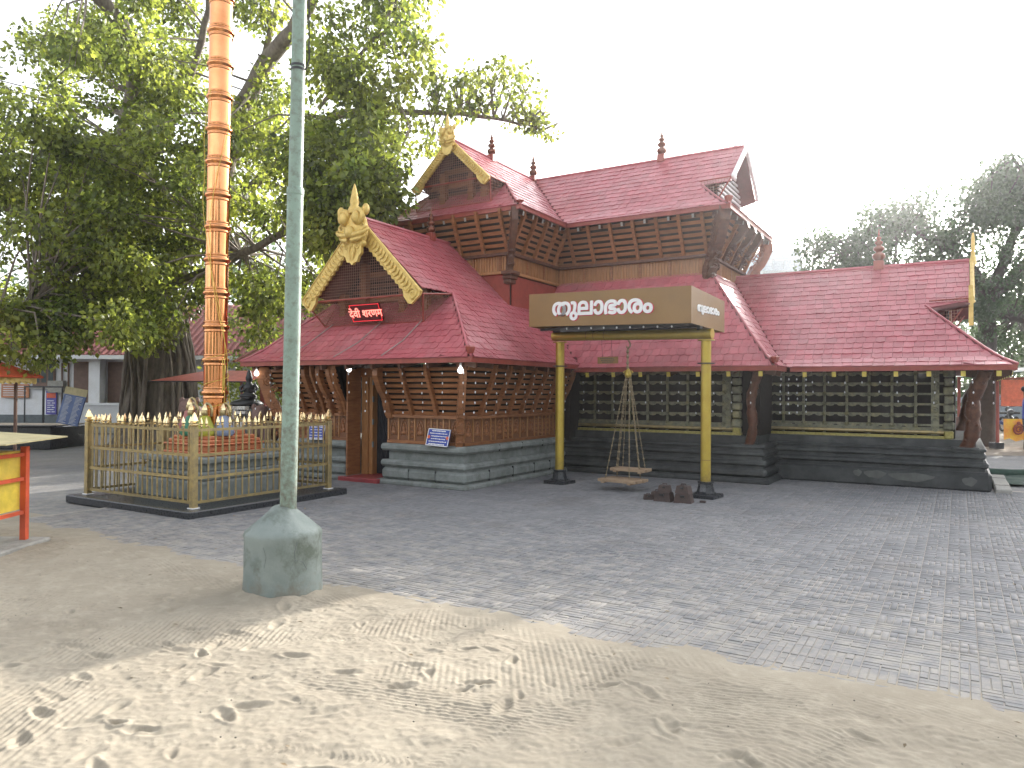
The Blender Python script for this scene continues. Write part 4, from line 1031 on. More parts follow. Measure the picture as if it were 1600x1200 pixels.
def mask(parent, c, s, plain=False):
    """gilded crest at the gable top: spire, curls, swags and a hanging tongue. c: apex point, s: scale in metres of the half width"""
    c = Vector(c); X_ = Vector((1, 0, 0)); U = Vector((0, 0, 1)); O_ = Vector((0, -1, 0))
    m_ = MB()
    m_.ball(c+O_*.02, .78*s, .30*s, .95*s, 14, 9)
    for sg in (-1, 1):
        m_.spiral(c+X_*(sg*.38*s)+U*(.62*s)+O_*(.28*s), X_*sg, U, .34*s, 1.5, .135*s, a0=-1.8, n=8, steps=18, out=0)
        m_.ball(c+X_*(sg*.36*s)+U*(.50*s)+O_*(.36*s), .22*s, .20*s, .30*s, 10, 8)
        m_.ball(c+X_*(sg*.74*s)+U*(.86*s)+O_*(.15*s), .18*s, .16*s, .26*s, 10, 8)
        # crescent swags
        for (r_, dz, w_) in ((.82, -.10, .17), (.62, -.38, .14), (.40, -.18, .11)):
            m_.tube([c+X_*(sg*(.10+r_*math.sin(a_))*s)+U*((dz-.34*r_*math.cos(a_)+.12)*s)+O_*(.34*s*math.cos(a_*.6)) for a_ in [k*1.7/7 for k in range(8)]], [w_*s*(1-.11*k) for k in range(8)], 7)
        m_.spiral(c+X_*(sg*.62*s)+U*(.15*s)+O_*(.22*s), X_*sg, U, .26*s, 1.3, .09*s, a0=2.0, n=6, steps=14)
        m_.ball(c+X_*(sg*.52*s)-U*(.62*s)+O_*(.1*s), .22*s, .16*s, .16*s, 8, 6)
    m_.ball(c-U*(.12*s)+O_*(.38*s), .26*s, .22*s, .30*s, 10, 8)
    o = m_.build('gable_crest', M_gold, parent, smooth=True)
    MB().lathe([(.27*s, .75*s), (.30*s, .92*s), (.24*s, 1.05*s), (.17*s, 1.12*s), (.22*s, 1.25*s), (.17*s, 1.5*s), (.10*s, 1.85*s), (.02*s, 2.1*s)], 12, tuple(c+O_*.03)).build('spire', M_gold, o, smooth=True)
    tg = MB(); pl_ = []
    for k in range(25):
        a_ = math.pi*k/24; pl_.append((.58*s*math.cos(a_)*(1+.06*math.cos(k*math.pi/2)), -(.55+.95*math.sin(a_)*(1+.05*math.cos(k*math.pi/2)))*s))
    pl_ += [(-.50*s, -.3*s), (.50*s, -.3*s)]
    tg.prism(pl_[::-1], c+O_*(.14*s), X_, U, .16*s)
    if not plain:
        for sg in (-1, 1):
            tg.spiral(c+X_*(sg*.34*s)-U*(.72*s)+O_*(.23*s), X_*sg, U, .16*s, 1.4, .05*s, a0=1.0, n=5, steps=12)
            tg.tube([c+X_*(sg*.08*s)-U*(.45*s)+O_*(.23*s), c+X_*(sg*.18*s)-U*(.95*s)+O_*(.25*s), c+X_*(sg*.05*s)-U*(1.35*s)+O_*(.23*s)], [.03*s, .06*s, .02*s], 6)
    tg.build('tongue', M_gold, o)
    return o
mask(gab, (PC, 9.27, 4.26), .38)
mask(gab2, (PC, 11.90, 6.62), .23, plain=True)

# gable ends facing +X (right wing and upper storey)
def side_gable(name, x, yc, z_ap, half, z_end, m_, slats):
    b = MB().prism([(-half+.16, z_end-.4), (half-.16, z_end-.4), (half-.16, z_end-.06), (0, z_ap-.2), (-half+.16, z_end-.06)], (x-.35, yc, 0), (0, 1, 0), (0, 0, 1), .05).build(name, M_woodin, T)
    for k in range(slats):
        z = z_end-.35+k*(z_ap-z_end+.2)/slats
        w_ = (half if z < z_end else half*(z_ap-z)/(z_ap-z_end))-.17
        if w_ > .05: MB().beam((x-.30, yc-w_, z), (x-.30, yc+w_, z), .03, .045).build('louvre', M_white if m_ is M_white else M_wood, b)
    for s in (-1, 1):
        gold_rake(b, (x+.03, yc, z_ap+.03), (1, 0, 0), (0, s, 0), half+.03, z_ap-z_end, .16 if m_ is M_gold else .12, y_th=.04, m_=m_)
        wire(b, [(x, yc+s*half, z_end), (x-.62, yc+s*(half+.03), z_end-.03), (x-.28, yc+s*half, z_end-.42)], pitch=.055)
        MB().tube([(x, yc+s*half, z_end), (x-.28, yc+s*half, z_end-.44)], .013, 6).build('frame_bar', M_redtrim, b)
        MB().tube([(x, yc+s*half, z_end), (x-.62, yc+s*(half+.03), z_end-.02)], .013, 6).build('frame_bar', M_redtrim, b)
    return b
gw = side_gable('wing_gable', RAKE, 16.2, 4.05, 1.12, 3.23, M_gold, 9)
MB().lathe([(.05, 0), (.06, .1), (.035, .2), (.03, .5), (.015, .62)], 8, (RAKE+.06, 16.2, 3.95)).build('gable_spike', M_gold, gw)
MB().box(RAKE-.02, RAKE+.05, 15.02, 15.12, 2.75, 3.45).build('pendant', M_gold, gw)
gu = side_gable('upper_wing_gable', -3.77, UYR, 6.63, 1.02, 5.76, M_white, 11)
# upright leaf-shaped end tiles at the eave corners
for (x, y, z, h_) in ((PC+PE-.05, PY+.05, PZ+.04, .13), (HX-.04, HALL_E+.04, HALL_Z+.04, .12), (UXE-.05, UYE+.06, UZ+.04, .13), (UEX-.03, UFY+.03, UZ+.03, .06)):
    MB().lathe([(.02, 0), (.05, .02), (.07, h_*.5), (.085, h_*.85), (.06, h_), (.0, h_*.9)], 6, (x, y, z)).build('eave_finial', M_redtrim, T)

def finial(x, y, z, s=1.0):
    b = MB().bbox(x-.075*s, x+.075*s, y-.075*s, y+.075*s, z-.06, z+.10*s, .008).build('finial_base', M_redtrim, T)
    pr_ = [(.05, .10), (.085, .13), (.10, .17), (.085, .215), (.045, .235), (.05, .25), (.08, .275), (.086, .30), (.07, .33), (.038, .345), (.04, .36), (.062, .385), (.06, .41), (.03, .43), (.028, .445), (.04, .46), (.036, .485), (.016, .50), (.018, .53), (.012, .55), (.006, .62)]
    MB().lathe([(r*s, h*s) for r, h in pr_], 14, (x, y, z)).build('finial', M_bronze, b, smooth=True)
finial(PC, 11.35, 4.52, .95); finial(PC, 13.5, 6.64, 1.0); finial(PC, 15.35, 6.64, 1.05); finial(-5.55, UYR, 6.64, 1.12); finial(-1.35, 16.2, 4.06, 1.22)
# ropes hanging over the porch's front roof
for (xa, xb) in ((-7.65, -7.95), (-8.55, -9.0), (-9.7, -10.3)):
    MB().tube([(xa, 9.72, porch_z(.72)+.04), ((xa+xb)/2+.03, 9.35, porch_z(.35)+.035), (xb, 9.03, porch_z(.03)+.035)], .008, 5).build('rope', M_stone, skirt)
# ------------------------------------------------------------------ fenced flagstaff
FX0, FX1, FY0, FY1 = -10.37, -8.04, 5.72, 7.98
FCX, FCY = (FX0+FX1)/2, (FY0+FY1)/2
plat = MB().bbox(FX0-.20, FX1+.20, FY0-.20, FY1+.20, -0.02, .085, .012).build('stone_platform', M_blackstone)
tag(plat, 'low dark polished stone platform under the brass fence', 'platform')
fence = thing('brass_fence', 'square brass railing with spear tips around the copper flagstaff', 'fence', (FCX, FCY, .085))
ztop, zm1, zm2, zbot = 1.05, .74, .46, .16
for (x, y) in ((FX0, FY0), (FX1, FY0), (FX1, FY1), (FX0, FY1)):
    p = MB().bbox(x-.038, x+.038, y-.038, y+.038, .085, 1.10, .006).build('post', M_brass, fence)
    MB().bbox(x-.055, x+.055, y-.055, y+.055, .086, .10, .004).build('post_foot', M_white, p)
    MB().lathe([(.03, 1.10), (.055, 1.115), (.055, 1.13), (.02, 1.145), (.048, 1.165), (.040, 1.19), (.018, 1.25), (.002, 1.275)], 4, (x, y, 0), ang0=math.pi/4).build('spear_tip', M_brassbright, p)
bar = MB().box(-.008, .008, -.008, .008, .16, 1.10)
tipm = MB().lathe([(.009, 1.09), (.021, 1.10), (.021, 1.110), (.009, 1.117), (.024, 1.135), (.020, 1.155), (.010, 1.19), (.001, 1.215)], 4, (0, 0, 0), ang0=math.pi/4)
bar_me = tip_me = None
def add_bar(x, y):
    global bar_me, tip_me
    jz = rng.uniform(-.012, .008)
    for nm in ('bar', 'spear_tip'):
        if nm == 'bar':
            if bar_me is None:
                o = bar.build('bar', M_brass, None); bar_me = o.data
            else:
                o = bpy.data.objects.new('bar', bar_me); COL.objects.link(o)
            o.parent = fence; o.location = (x-FCX, y-FCY, -.085)
        else:
            if tip_me is None:
                o = tipm.build('spear_tip', M_brassbright, None); tip_me = o.data
            else:
                o = bpy.data.objects.new('spear_tip', tip_me); COL.objects.link(o)
            o.parent = fence; o.location = (x-FCX, y-FCY, -.085+jz); o.rotation_euler = (rng.uniform(-.04, .04), rng.uniform(-.04, .04), rng.uniform(-.3, .3))
NB = 21
for (ax_, ay_, bx_, by_) in ((FX0, FY0, FX1, FY0), (FX1, FY0, FX1, FY1), (FX1, FY1, FX0, FY1), (FX0, FY1, FX0, FY0)):
    for z in (ztop, zm1, zm2, zbot):
        a = Vector((ax_, ay_, z)); b = Vector((bx_, by_, z)); d = (b-a).normalized()
        MB().beam(a+d*.039, b-d*.039, .022, .034).build('rail', M_brass, fence)
    for i in range(1, NB+1):
        t = i/(NB+1); add_bar(ax_+(bx_-ax_)*t, ay_+(by_-ay_)*t)
# tall mid posts at the back
for (x, y) in ((FX0, FCY),):
    MB().box(x-.05, x+.05, y-.05, y+.05, .085, 1.05).build('post', M_brass, fence)

# flagstaff: stepped granite pedestal, copper base, ringed copper shaft
FSX, FSY = -9.17, 6.85
flag = thing('flagstaff', 'tall ringed copper flagstaff rising inside the brass fence', 'flagstaff', (FSX, FSY, .085))
ped = MB().bbox(FSX-.74, FSX+.74, FSY-.74, FSY+.74, .086, .34, .02).build('pedestal', M_granite, flag)
for (h_, z0, z1) in ((.66, .34, .40), (.72, .40, .46), (.62, .455, .57), (.70, .565, .64)):
    MB().bbox(FSX-h_, FSX+h_, FSY-h_, FSY+h_, z0, z1, .015).build('moulding', M_granite, ped)
cb = MB().bbox(FSX-.50, FSX+.50, FSY-.50, FSY+.50, .642, .70, .012).build('copper_base', M_copperdull, flag)
for (h_, z0, z1) in ((.46, .70, .78), (.49, .78, .81), (.45, .81, .86), (.40, .86, .91), (.30, .91, .98)):
    MB().bbox(FSX-h_, FSX+h_, FSY-h_, FSY+h_, z0, z1, .012).build('copper_step', M_copperdull, cb)
LEAN = .0065
def shaft_x(z): return FSX+LEAN*.85*(z-1), FSY+LEAN*.52*(z-1)
zring = [1.51, 1.98, 2.46, 2.94, 3.42, 3.89, 4.35, 4.83, 5.30, 5.77, 6.24, 6.72, 7.20, 7.68, 8.16, 8.64, 9.12]
zz0 = 1.0
for i, z in enumerate(zring):
    x, y = shaft_x(z)
    x0_, y0_ = shaft_x(zz0)
    MB().tube([(x0_, y0_, zz0), (x, y, z)], .158, 40, cap=False).build('shaft_segment', M_copper, flag, smooth=True)
    MB().lathe([(.160, -.085), (.168, -.078), (.168, -.062), (.160, -.055), (.164, -.035), (.184, -.020), (.190, 0), (.184, .020), (.164, .034), (.160, .05), (.167, .058), (.167, .072), (.159, .080)], 40, (x, y, z)).build('ring', M_copper, flag, smooth=True)
    zz0 = z
# threads wound on the shaft
for k in range(3):
    pts = []
    for i in range(60):
        t = i/59; z = 1.25+t*(4.6 if k else .9); x, y = shaft_x(z); a_ = -1.9+k*.9+ (t*16 if k == 0 else 1.1*math.sin(t*5+k)); rr2 = .195+.012*math.sin(t*30+k)
        pts.append((x+rr2*math.cos(a_), y+rr2*math.sin(a_), z))
    MB().tube(pts, .0045, 4).build('thread', M_thread, flag)
MB().tube([(FSX+.19, FSY-.02, 2.0), (FSX+.25, FSY-.05, 1.75), (FSX+.22, FSY-.04, 1.5), (FSX+.27, FSY-.03, 1.85), (FSX+.2, FSY, 2.02)], .006, 4).build('thread', M_thread, flag)

# small idols round the foot of the shaft
robes = ((.42, .15, .13, 'pink'), (.05, .22, .13, 'green'), (.42, .42, .05, 'yellow'), (.25, .30, .42, 'pale blue'))
spots = ((-.28, -.20), (-.06, -.33), (.20, -.30), (.33, -.10))
for (r_, g2, b_, nm), (ox, oy) in zip(robes, spots):
    t = thing('idol', 'tiny idol in a %s robe with metal halo at the flagstaff foot' % nm, 'idol', (FSX+ox, FSY+oy, .98 if abs(ox) < .3 and abs(oy) < .3 else .91), 0, 'robed idols at the foot of the flagstaff')
    sc_ = 1.3
    t.scale = (sc_, sc_, sc_)
    mr = mat('%s_robe' % nm.replace(' ', '_'), (r_, g2, b_), rough=.6, scale=60)
    MB().lathe([(.10, 0), (.12, .03), (.095, .10), (.06, .17), (.055, .20), (.03, .215)], 12).build('robe', mr, t, world=False, smooth=True)
    MB().ball((0, -.01, .245), .036, .036, .042, 10, 8).build('head', M_brass, t, world=False, smooth=True)
    MB().lathe([(.034, .275), (.03, .30), (.012, .33), (.003, .345)], 10).build('crown', M_brassbright, t, world=False)
    hl = MB()
    pts = [(.075*math.cos(a_), .03, .26+.085*math.sin(a_)) for a_ in [-.6+k*4.4/16 for k in range(17)]]
    hl.tube(pts, .013, 6); hl.build('halo', M_brass, t, world=False)

# ------------------------------------------------------------------ lamp post on concrete footing
LX, LY = -4.44, 3.94
lp = thing('lamp_post', 'pale green steel pole in a stained round concrete footing on the sand', 'lamp post', (LX, LY, 0))
ft = []
prf = [(.300, -.05), (.296, .02), (.290, .12), (.287, .30), (.288, .42), (.292, .455), (.285, .475), (.255, .50), (.18, .565), (.115, .62), (.082, .655), (.068, .665)]
m_ = MB().lathe(prf, 40, (LX, LY, 0))
vn = []
for (x, y, z) in m_.v:
    r_ = 1+.018*math.sin(9*math.atan2(y-LY, x-LX)+z*7)*math.sin(z*13)+rng.uniform(-.006, .006); vn.append((LX+(x-LX)*r_, LY+(y-LY)*r_, z+rng.uniform(-.004, .004)))
m_.v = vn; m_.build('footing', M_conc, lp, smooth=True)
a0_ = math.atan2(-LY, -LX)
for path in (((-.35, .43), (-.28, .36), (-.30, .30), (-.18, .24), (-.12, .15), (-.06, .06), (-.02, .0)), ((-.30, .30), (-.5, .28), (-.62, .22)), ((.5, .40), (.42, .33), (.47, .25))):
    MB().tube([(LX+.2905*math.cos(a0_-t), LY+.2905*math.sin(a0_-t), z) for t, z in path], .0016, 4).build('crack', M_skirting, lp)
ox, oy = LX+.035*rt0.x, LY+.035*rt0.y
def lpt(z): 
    k = .0135*(z-.6); return (ox+k*rt0.x, oy+k*rt0.y, z)
MB().tube([lpt(.60), lpt(1.5), lpt(3.10)], [.063, .062, .061], 24).build('lower_pole', M_pole, lp, smooth=True)
MB().tube([lpt(3.06), lpt(3.105), lpt(3.115)], [.0655, .0655, .060], 24).build('sleeve', M_pole, lp, smooth=True)
MB().tube([lpt(3.10), lpt(5.2), lpt(7.2)], [.054, .051, .046], 24).build('upper_pole', M_pole, lp, smooth=True)
for z in (4.02, 4.05): MB().tube([lpt(z), lpt(z+.018)], .056, 20).build('clamp_ring', M_darkmetal, lp, smooth=True)
MB().tube([(lpt(4.03)[0]+.06*rt0.x, lpt(4.03)[1]+.06*rt0.y, 4.03), (lpt(4.1)[0]+.085*rt0.x, lpt(4.1)[1]+.085*rt0.y, 4.12), (lpt(4.8)[0]+.065*rt0.x, lpt(4.8)[1]+.065*rt0.y, 4.8)], .006, 5).build('cable', M_wire, lp)
# lamp arm above the picture
MB().tube([lpt(7.1), (ox+.5, oy-.3, 7.6), (ox+1.1, oy-.6, 7.7)], .03, 10).build('lamp_arm', M_pole, lp, smooth=True)
MB().ball((ox+1.25, oy-.68, 7.68), .22, .12, .06, 12, 8).build('lamp_head', M_darkmetal, lp, smooth=True)

# ------------------------------------------------------------------ weighing frame with sign box
TR = R(-6.2); TO = (-4.505, 10.99, 0)
fr = thing('weighing_frame', 'gold painted pipe frame carrying a brown sign box with white lettering', 'frame', TO, TR)
for sx2 in (-1.302, 1.302):
    z1 = 2.50 if sx2 < 0 else 2.44
    c = MB().tube([(sx2, 0, .20), (sx2, 0, z1-.10)], .075, 24).build('column', M_goldcol, fr, world=False, smooth=True)
    for z in (1.98, z1-.115): MB().lathe([(.075, 0), (.125, .002), (.125, .016), (.075, .018)], 20, (sx2, 0, z)).build('flange', M_goldcol if z > 2.1 else M_darkmetal, c, world=False)
    if sx2 > 0: MB().lathe([(.0757, 0), (.0765, .004), (.0757, .008)], 24, (sx2, 0, .55)).build('weld_seam', M_signboard, c, world=False)
    b = MB().bbox(sx2-.20, sx2+.20, -.20, .20, -.01, .055, .012).build('pedestal', M_blackstone, fr, world=False)
    pd = MB().lathe([(.150, .055), (.150, .075), (.128, .09), (.112, .15), (.105, .20), (.118, .215), (.118, .235), (.09, .24)], 8, (sx2, 0, 0), ang0=math.pi/8); pd.build('pedestal_cap', M_blackstone, b, world=False)
MB().tube([(-1.44, 0, 2.500), (1.40, 0, 2.425)], .078, 24).build('crossbeam', M_goldcol, fr, world=False, smooth=True)
for x in (-.62, -.42, -.76): MB().tube([(x, 0, 2.478-.026*(x+.6)), (x+.008, 0, 2.478-.026*(x+.6))], .0795, 20).build('band', M_signboard, fr, world=False)
# sign box: slightly tilted so that its right end hangs lower
BX0, BX1, BY0, BY1 = -1.45, 1.375, -.70, .53
def zb_(x): return 2.615-.030*(x-BX0)
def zt2(x): return 3.145-.030*(x-BX0)
bx = MB(); bx.hexa([(BX0, BY0, zb_(BX0)), (BX1, BY0, zb_(BX1)), (BX1, BY1, zb_(BX1)-.05), (BX0, BY1, zb_(BX0)-.05), (BX0, BY0, zt2(BX0)), (BX1, BY0, zt2(BX1)), (BX1, BY1, zt2(BX1)-.10), (BX0, BY1, zt2(BX0)-.10)])
bx.f.pop(0)
sb = bx.build('sign_box', M_signboard, fr, world=False)
MB().box(BX0+.02, BX1-.02, BY0+.02, BY1-.02, 2.66, 2.68).build('sign_lining', M_darkmetal, sb, world=False)
for k in range(3): MB().box(BX0+.05, BX1-.05, BY0+.25+k*.38, BY0+.29+k*.38, 2.56, 2.60).build('sign_bearer', M_darkmetal, sb, world=False)
for k in range(3): MB().box(-.85+k*.72, -.78+k*.72, BY0+.05, BY1-.05, 2.60, 2.64).build('sign_bearer', M_darkmetal, sb, world=False)
tr = MB().box(-.9, BX1-.1, BY0+.10, BY0+.14, 2.515, 2.59); tr.build('light_tray', M_darkmetal, sb, world=False)
for k in range(9):
    MB().ball((-.75+k*.225, BY0+.06, 2.575-.03*(k*.225+.6)), .014, .014, .018, 8, 6).build('tray_bulb', M_bulb, sb, world=False)
for x in (-1.2, 1.2): MB().box(x-.025, x+.025, -.05, .05, 2.48, 2.62).build('sign_hanger', M_darkmetal, sb, world=False)

def text_mesh(name, body, size, depth, offset, mat_, parent, M, align='CENTER', shear=0.0):
    cu = bpy.data.curves.new(name, 'FONT'); cu.body = body; cu.size = size; cu.extrude = depth; cu.offset = offset; cu.align_x = align; cu.align_y = 'CENTER'; cu.resolution_u = 4; cu.shear = shear
    o = bpy.data.objects.new(name, cu); COL.objects.link(o)
    bpy.context.view_layer.update()
    me = bpy.data.meshes.new_from_object(o.evaluated_get(bpy.context.evaluated_depsgraph_get()))
    bpy.data.objects.remove(o); bpy.data.curves.remove(cu)
    me.name = name; me.transform(M); me.materials.clear(); me.materials.append(mat_)
    q = bpy.data.objects.new(name, me); COL.objects.link(q); q.parent = parent
    return q
face = Matrix(((1, 0, 0, 0), (0, 0, -1, 0), (0, 1, 0, 0), (0, 0, 0, 1)))   # text stands up, reads from -Y
word = 'തുലാഭാരം'
tilt = Matrix.Rotation(.030, 4, 'Y')
def bold_text(name, body, size, depth, grow, mat_, parent, M):
    """several slightly shifted copies make a heavy weight"""
    parts = []; j = 0
    for k in range(12):
        a_ = k*math.pi/6
        parts.append(text_mesh(name, body, size, depth+.0002*j, 0, mat_, parent, M @ Matrix.Translation((grow*math.cos(a_), grow*math.sin(a_), 0)))); j += 1
    me = parts[0].data; vs = []; fs = []
    for q in parts:
        n = len(vs); vs += [tuple(v.co) for v in q.data.vertices]; fs += [tuple(n+i for i in p.vertices) for p in q.data.polygons]
    nm = bpy.data.meshes.new(name); nm.from_pydata(vs, [], fs); nm.materials.append(mat_)
    for q in parts[1:]: bpy.data.objects.remove(q)
    parts[0].data = nm
    return parts[0]
bold_text('lettering', word, .35, .004, .0125, M_white, sb, Matrix.Translation((-.10, BY0-.010, 2.855)) @ tilt @ face)
bold_text('lettering_shadow', word, .35, .001, .0185, M_red, sb, Matrix.Translation((-.090, BY0-.003, 2.850)) @ tilt @ face)
faceX = Matrix.Rotation(math.pi/2, 4, 'Z') @ face
bold_text('lettering', word, .16, .004, .006, M_white, sb, Matrix.Translation((BX1+.006, -.10, 2.77)) @ faceX)

# balance: hook, chains, two plank pans
bal = thing('hanging_balance', 'weighing balance of two plank pans on chains under the gold beam', 'balance', (TO[0], TO[1], 0), TR)
hk = MB().tube([(0, 0, 2.385), (.03, 0, 2.34), (.035, 0, 2.29), (0, 0, 2.25), (-.03, 0, 2.28)], .014, 8)
hk.build('hook', M_chain, bal, world=False, smooth=True)
rod = MB().tube([(-.01, 0, 2.27), (-.01, 0, 1.92)], .013, 8)
for z in (2.2, 2.12, 2.02, 1.95): rod.ball((-.01, 0, z), .026, .026, .03, 8, 6)
rod.build('rod', M_chain, bal, world=False, smooth=True)
hub = MB()
for a_ in range(6): hub.spiral((.045*math.cos(a_*1.05), .045*math.sin(a_*1.05), 1.86), (math.cos(a_*1.05), math.sin(a_*1.05), 0), (0, 0, 1), .04, 1.2, .010, n=5, steps=10)
hub.lathe([(.02, 1.78), (.05, 1.80), (.055, 1.84), (.03, 1.90), (.015, 1.93)], 10)
hub.build('hub', M_goldcol, bal, world=False, smooth=True)
def chain(p, q, n):
    m_ = MB(); p = Vector(p); q = Vector(q)
    m_.tube([p, q], .0065, 5)
    for i in range(n):
        t = (i+.5)/n; c = p+(q-p)*t; dz = (q-p).normalized()
        m_.tube([c-dz*.02, c, c+dz*.02], [.006, .0145, .006], 6)
    return m_
def pan(cx, cy, z, w_, d_, yaw_):
    M2 = Matrix.Translation((cx, cy, z)) @ Matrix.Rotation(yaw_, 4, 'Z')
    n = 5; first = None
    for i in range(n):
        y0_ = -d_/2+i*d_/n
        o = MB().bbox(-w_/2-.01*(i % 2), w_/2+.01*(i % 2), y0_+.004, y0_+d_/n-.004, -.012, .034, .005).build('pan_plank', M_plank, bal, world=False, xf=M2)
    for s in (-1, 1): MB().box(s*w_*.36-.03, s*w_*.36+.03, -d_/2, d_/2, -.03, -.001).build('pan_batten', M_plank, bal, world=False, xf=M2)
    return M2
for (cx, cy, z, w_, d_, ya) in ((-.02, .14, .30, .60, .30, .05), (-.03, -.10, .15, .66, .46, -.04)):
    M2 = pan(cx, cy, z, w_, d_, ya)
    for s in (-1, 1):
        for q in (-1, 1):
            e = M2 @ Vector((s*w_*.33, q*d_*.38, .03))
            chain((.03*s, .02*q, 1.80), e, 14).build('chain', M_chain, bal, world=False)
# plaque
pq = thing('hanging_plaque', 'small brown notice plaque hanging from the gold beam', 'plaque', gp(0, 0) + Vector((TO[0]-.37, TO[1]+.04, 2.07)), TR)
MB().bbox(-.19, .19, -.008, .008, -.055, .055, .003).build('board', M_signboard, pq, world=False)
for k, z in enumerate((.03, .0, -.03)):
    x = -.14+.02*k
    while x < .13-.03*(k != 1):
        w_ = rng.uniform(.012, .035); MB().box(x, x+w_, -.011, -.008, z-.006, z+.006).build('lettering', M_darkmetal, pq, world=False); x += w_+.008
for x in (-.1, .08): MB().tube([(x, 0, .055), (x, -.03, .36)], .003, 4).build('wire', M_wire, pq, world=False)

# iron weights on the paving
def weight(x, y, z, s, rz, label):
    t = thing('iron_weight', label, 'weight', (x, y, z), rz, 'iron weights on the paving')
    b = .125*s; tp = .10*s; h_ = .13*s
    MB().hexa([(-b, -b*.8, 0), (b, -b*.8, 0), (b, b*.8, 0), (-b, b*.8, 0), (-tp, -tp*.8, h_), (tp, -tp*.8, h_), (tp, tp*.8, h_), (-tp, tp*.8, h_)]).build('block', M_iron, t, world=False)
    hs = MB().tube([(-.04*s, 0, h_-.005), (-.04*s, 0, h_+.03*s), (.04*s, 0, h_+.03*s), (.04*s, 0, h_-.005)], .011*s, 6); hs.build('handle', M_iron, t, world=False)
    MB().box(-.03*s, .03*s, -b*.82, -b*.8+.012, h_*.62, h_*.86).build('slot', M_black, t, world=False)
wy = 10.15
weight(-3.74, wy+.12, 0, .85, .2, 'tapered iron weight at the left back of the stack')
weight(-3.60, wy, 0, 1.0, -.05, 'iron weight at the bottom of the left pair near the gold column')
weight(-3.60, wy+.02, .131, .72, .12, 'iron weight resting on top of the left pair')
weight(-3.32, wy+.02, 0, 1.0, .08, 'iron weight at the bottom of the right pair beside the gold column')
weight(-3.325, wy+.03, .131, .8, -.1, 'iron weight resting on top of the right pair')
weight(-3.85, wy+.02, 0, .55, .5, 'smallest iron weight, lying left of the stack')
tag(MB().bbox(-3.12, -3.04, wy+.1, wy+.15, 0, .03, .004).build('brick_chip', M_iron, None), 'small dark chip of brick on the paving near the column base', 'brick chip')

# ------------------------------------------------------------------ signs and lamps on the porch
led = thing('led_sign', 'glowing red LED sign on the porch gable mesh', 'sign', (-8.72, 9.52, 2.90))
LA = Matrix.Rotation(R(24), 4, 'X')
MB().bbox(-.34, .34, -.02, .02, -.155, .155, .004).build('panel', M_ledpanel, led, world=False, xf=LA)
fb_ = MB()
for (x0_, x1_, z0, z1) in ((-.335, .335, .140, .150), (-.335, .335, -.150, -.140), (-.335, -.325, -.15, .15), (.325, .335, -.15, .15)): fb_.box(x0_, x1_, -.026, -.021, z0, z1)
fb_.build('led_border', M_led, led, world=False, xf=LA)
bold_text('led_lettering', 'देवी शरणम', .185, .003, .002, M_led2, led, LA @ Matrix.Translation((0, -.028, -.015)) @ face)
bold_text('led_glow', 'देवी शरणम', .185, .001, .006, M_led, led, LA @ Matrix.Translation((0, -.023, -.015)) @ face)

def notice(loc, rz, w_, h_, tilt_, roll, label, m_, rows, seed, cap=None):
    t = thing('notice_board', label, 'sign', loc, rz)
    A_ = Matrix.Rotation(R(-tilt_), 4, 'X') @ Matrix.Rotation(R(roll), 4, 'Y')
    MB().bbox(-w_/2, w_/2, -.01, .01, 0, h_, .003).build('board', m_, t, world=False, xf=A_)
    r_ = random.Random(seed)
    fb = MB()
    for (x0_, x1_, z0, z1) in ((-w_/2, w_/2, h_-.012, h_), (-w_/2, w_/2, 0, .012), (-w_/2, -w_/2+.012, 0, h_), (w_/2-.012, w_/2, 0, h_)): fb.box(x0_, x1_, -.014, -.0105, z0, z1)
    fb.build('border', M_white, t, world=False, xf=A_)
    ln = MB()
    for k in range(rows):
        z = h_*(.88-.78*k/max(1, rows-1)); x = -w_*r_.uniform(.30, .40); e = w_*r_.uniform(.28, .40); hh = h_*.032*(1.4 if k in (0, rows-1) else 1)
        while x < e:
            q = r_.uniform(.012, .03); ln.box(x, x+q, -.013, -.0105, z-hh*r_.uniform(.6, 1), z+hh*r_.uniform(.6, 1)); x += q+.007
    o = ln.build('lettering', M_white, t, world=False, xf=A_)
    return t
nb1 = notice((-7.10, 9.40, .675), 0, .44, .28, 16, 2, 'blue notice with white writing leaning on the right porch plinth', M_blue, 6, 4)
for s in (-1, 1):
    A_ = Matrix.Rotation(R(-16), 4, 'X') @ Matrix.Rotation(R(2), 4, 'Y')
    MB().lathe([(.028, 0), (.028, .004)], 12).build('emblem', M_orange, nb1, world=False, xf=A_ @ Matrix.Translation((s*.185, -.011, .14)) @ Matrix.Rotation(math.pi/2, 4, 'X'))
notice((-9.80, 9.40, .675), 0, .40, .26, 16, -1, 'blue notice leaning on the left porch plinth behind the fence', M_blue, 5, 5)
def lit_bulb(p, label):
    t = thing('light_bulb', label, 'bulb', p, 0, 'lit bulbs under the porch eave')
    MB().lathe([(.012, .0), (.03, -.03), (.042, -.06), (.040, -.085), (.022, -.105), (.004, -.11)], 12, (0, 0, 0)).build('glass', M_lampglow, t, world=False, smooth=True)
    MB().lathe([(.018, .0), (.018, .04), (.01, .05)], 10).build('holder', M_white, t, world=False)
lit_bulb((-6.42, 9.08, 1.93), 'lit white bulb at the right corner of the porch eave')
lit_bulb((-11.0, 9.10, 1.92), 'lit white bulb at the left corner of the porch eave')
lit_bulb((-8.9, 9.3, 1.98), 'lit white bulb above the porch door')

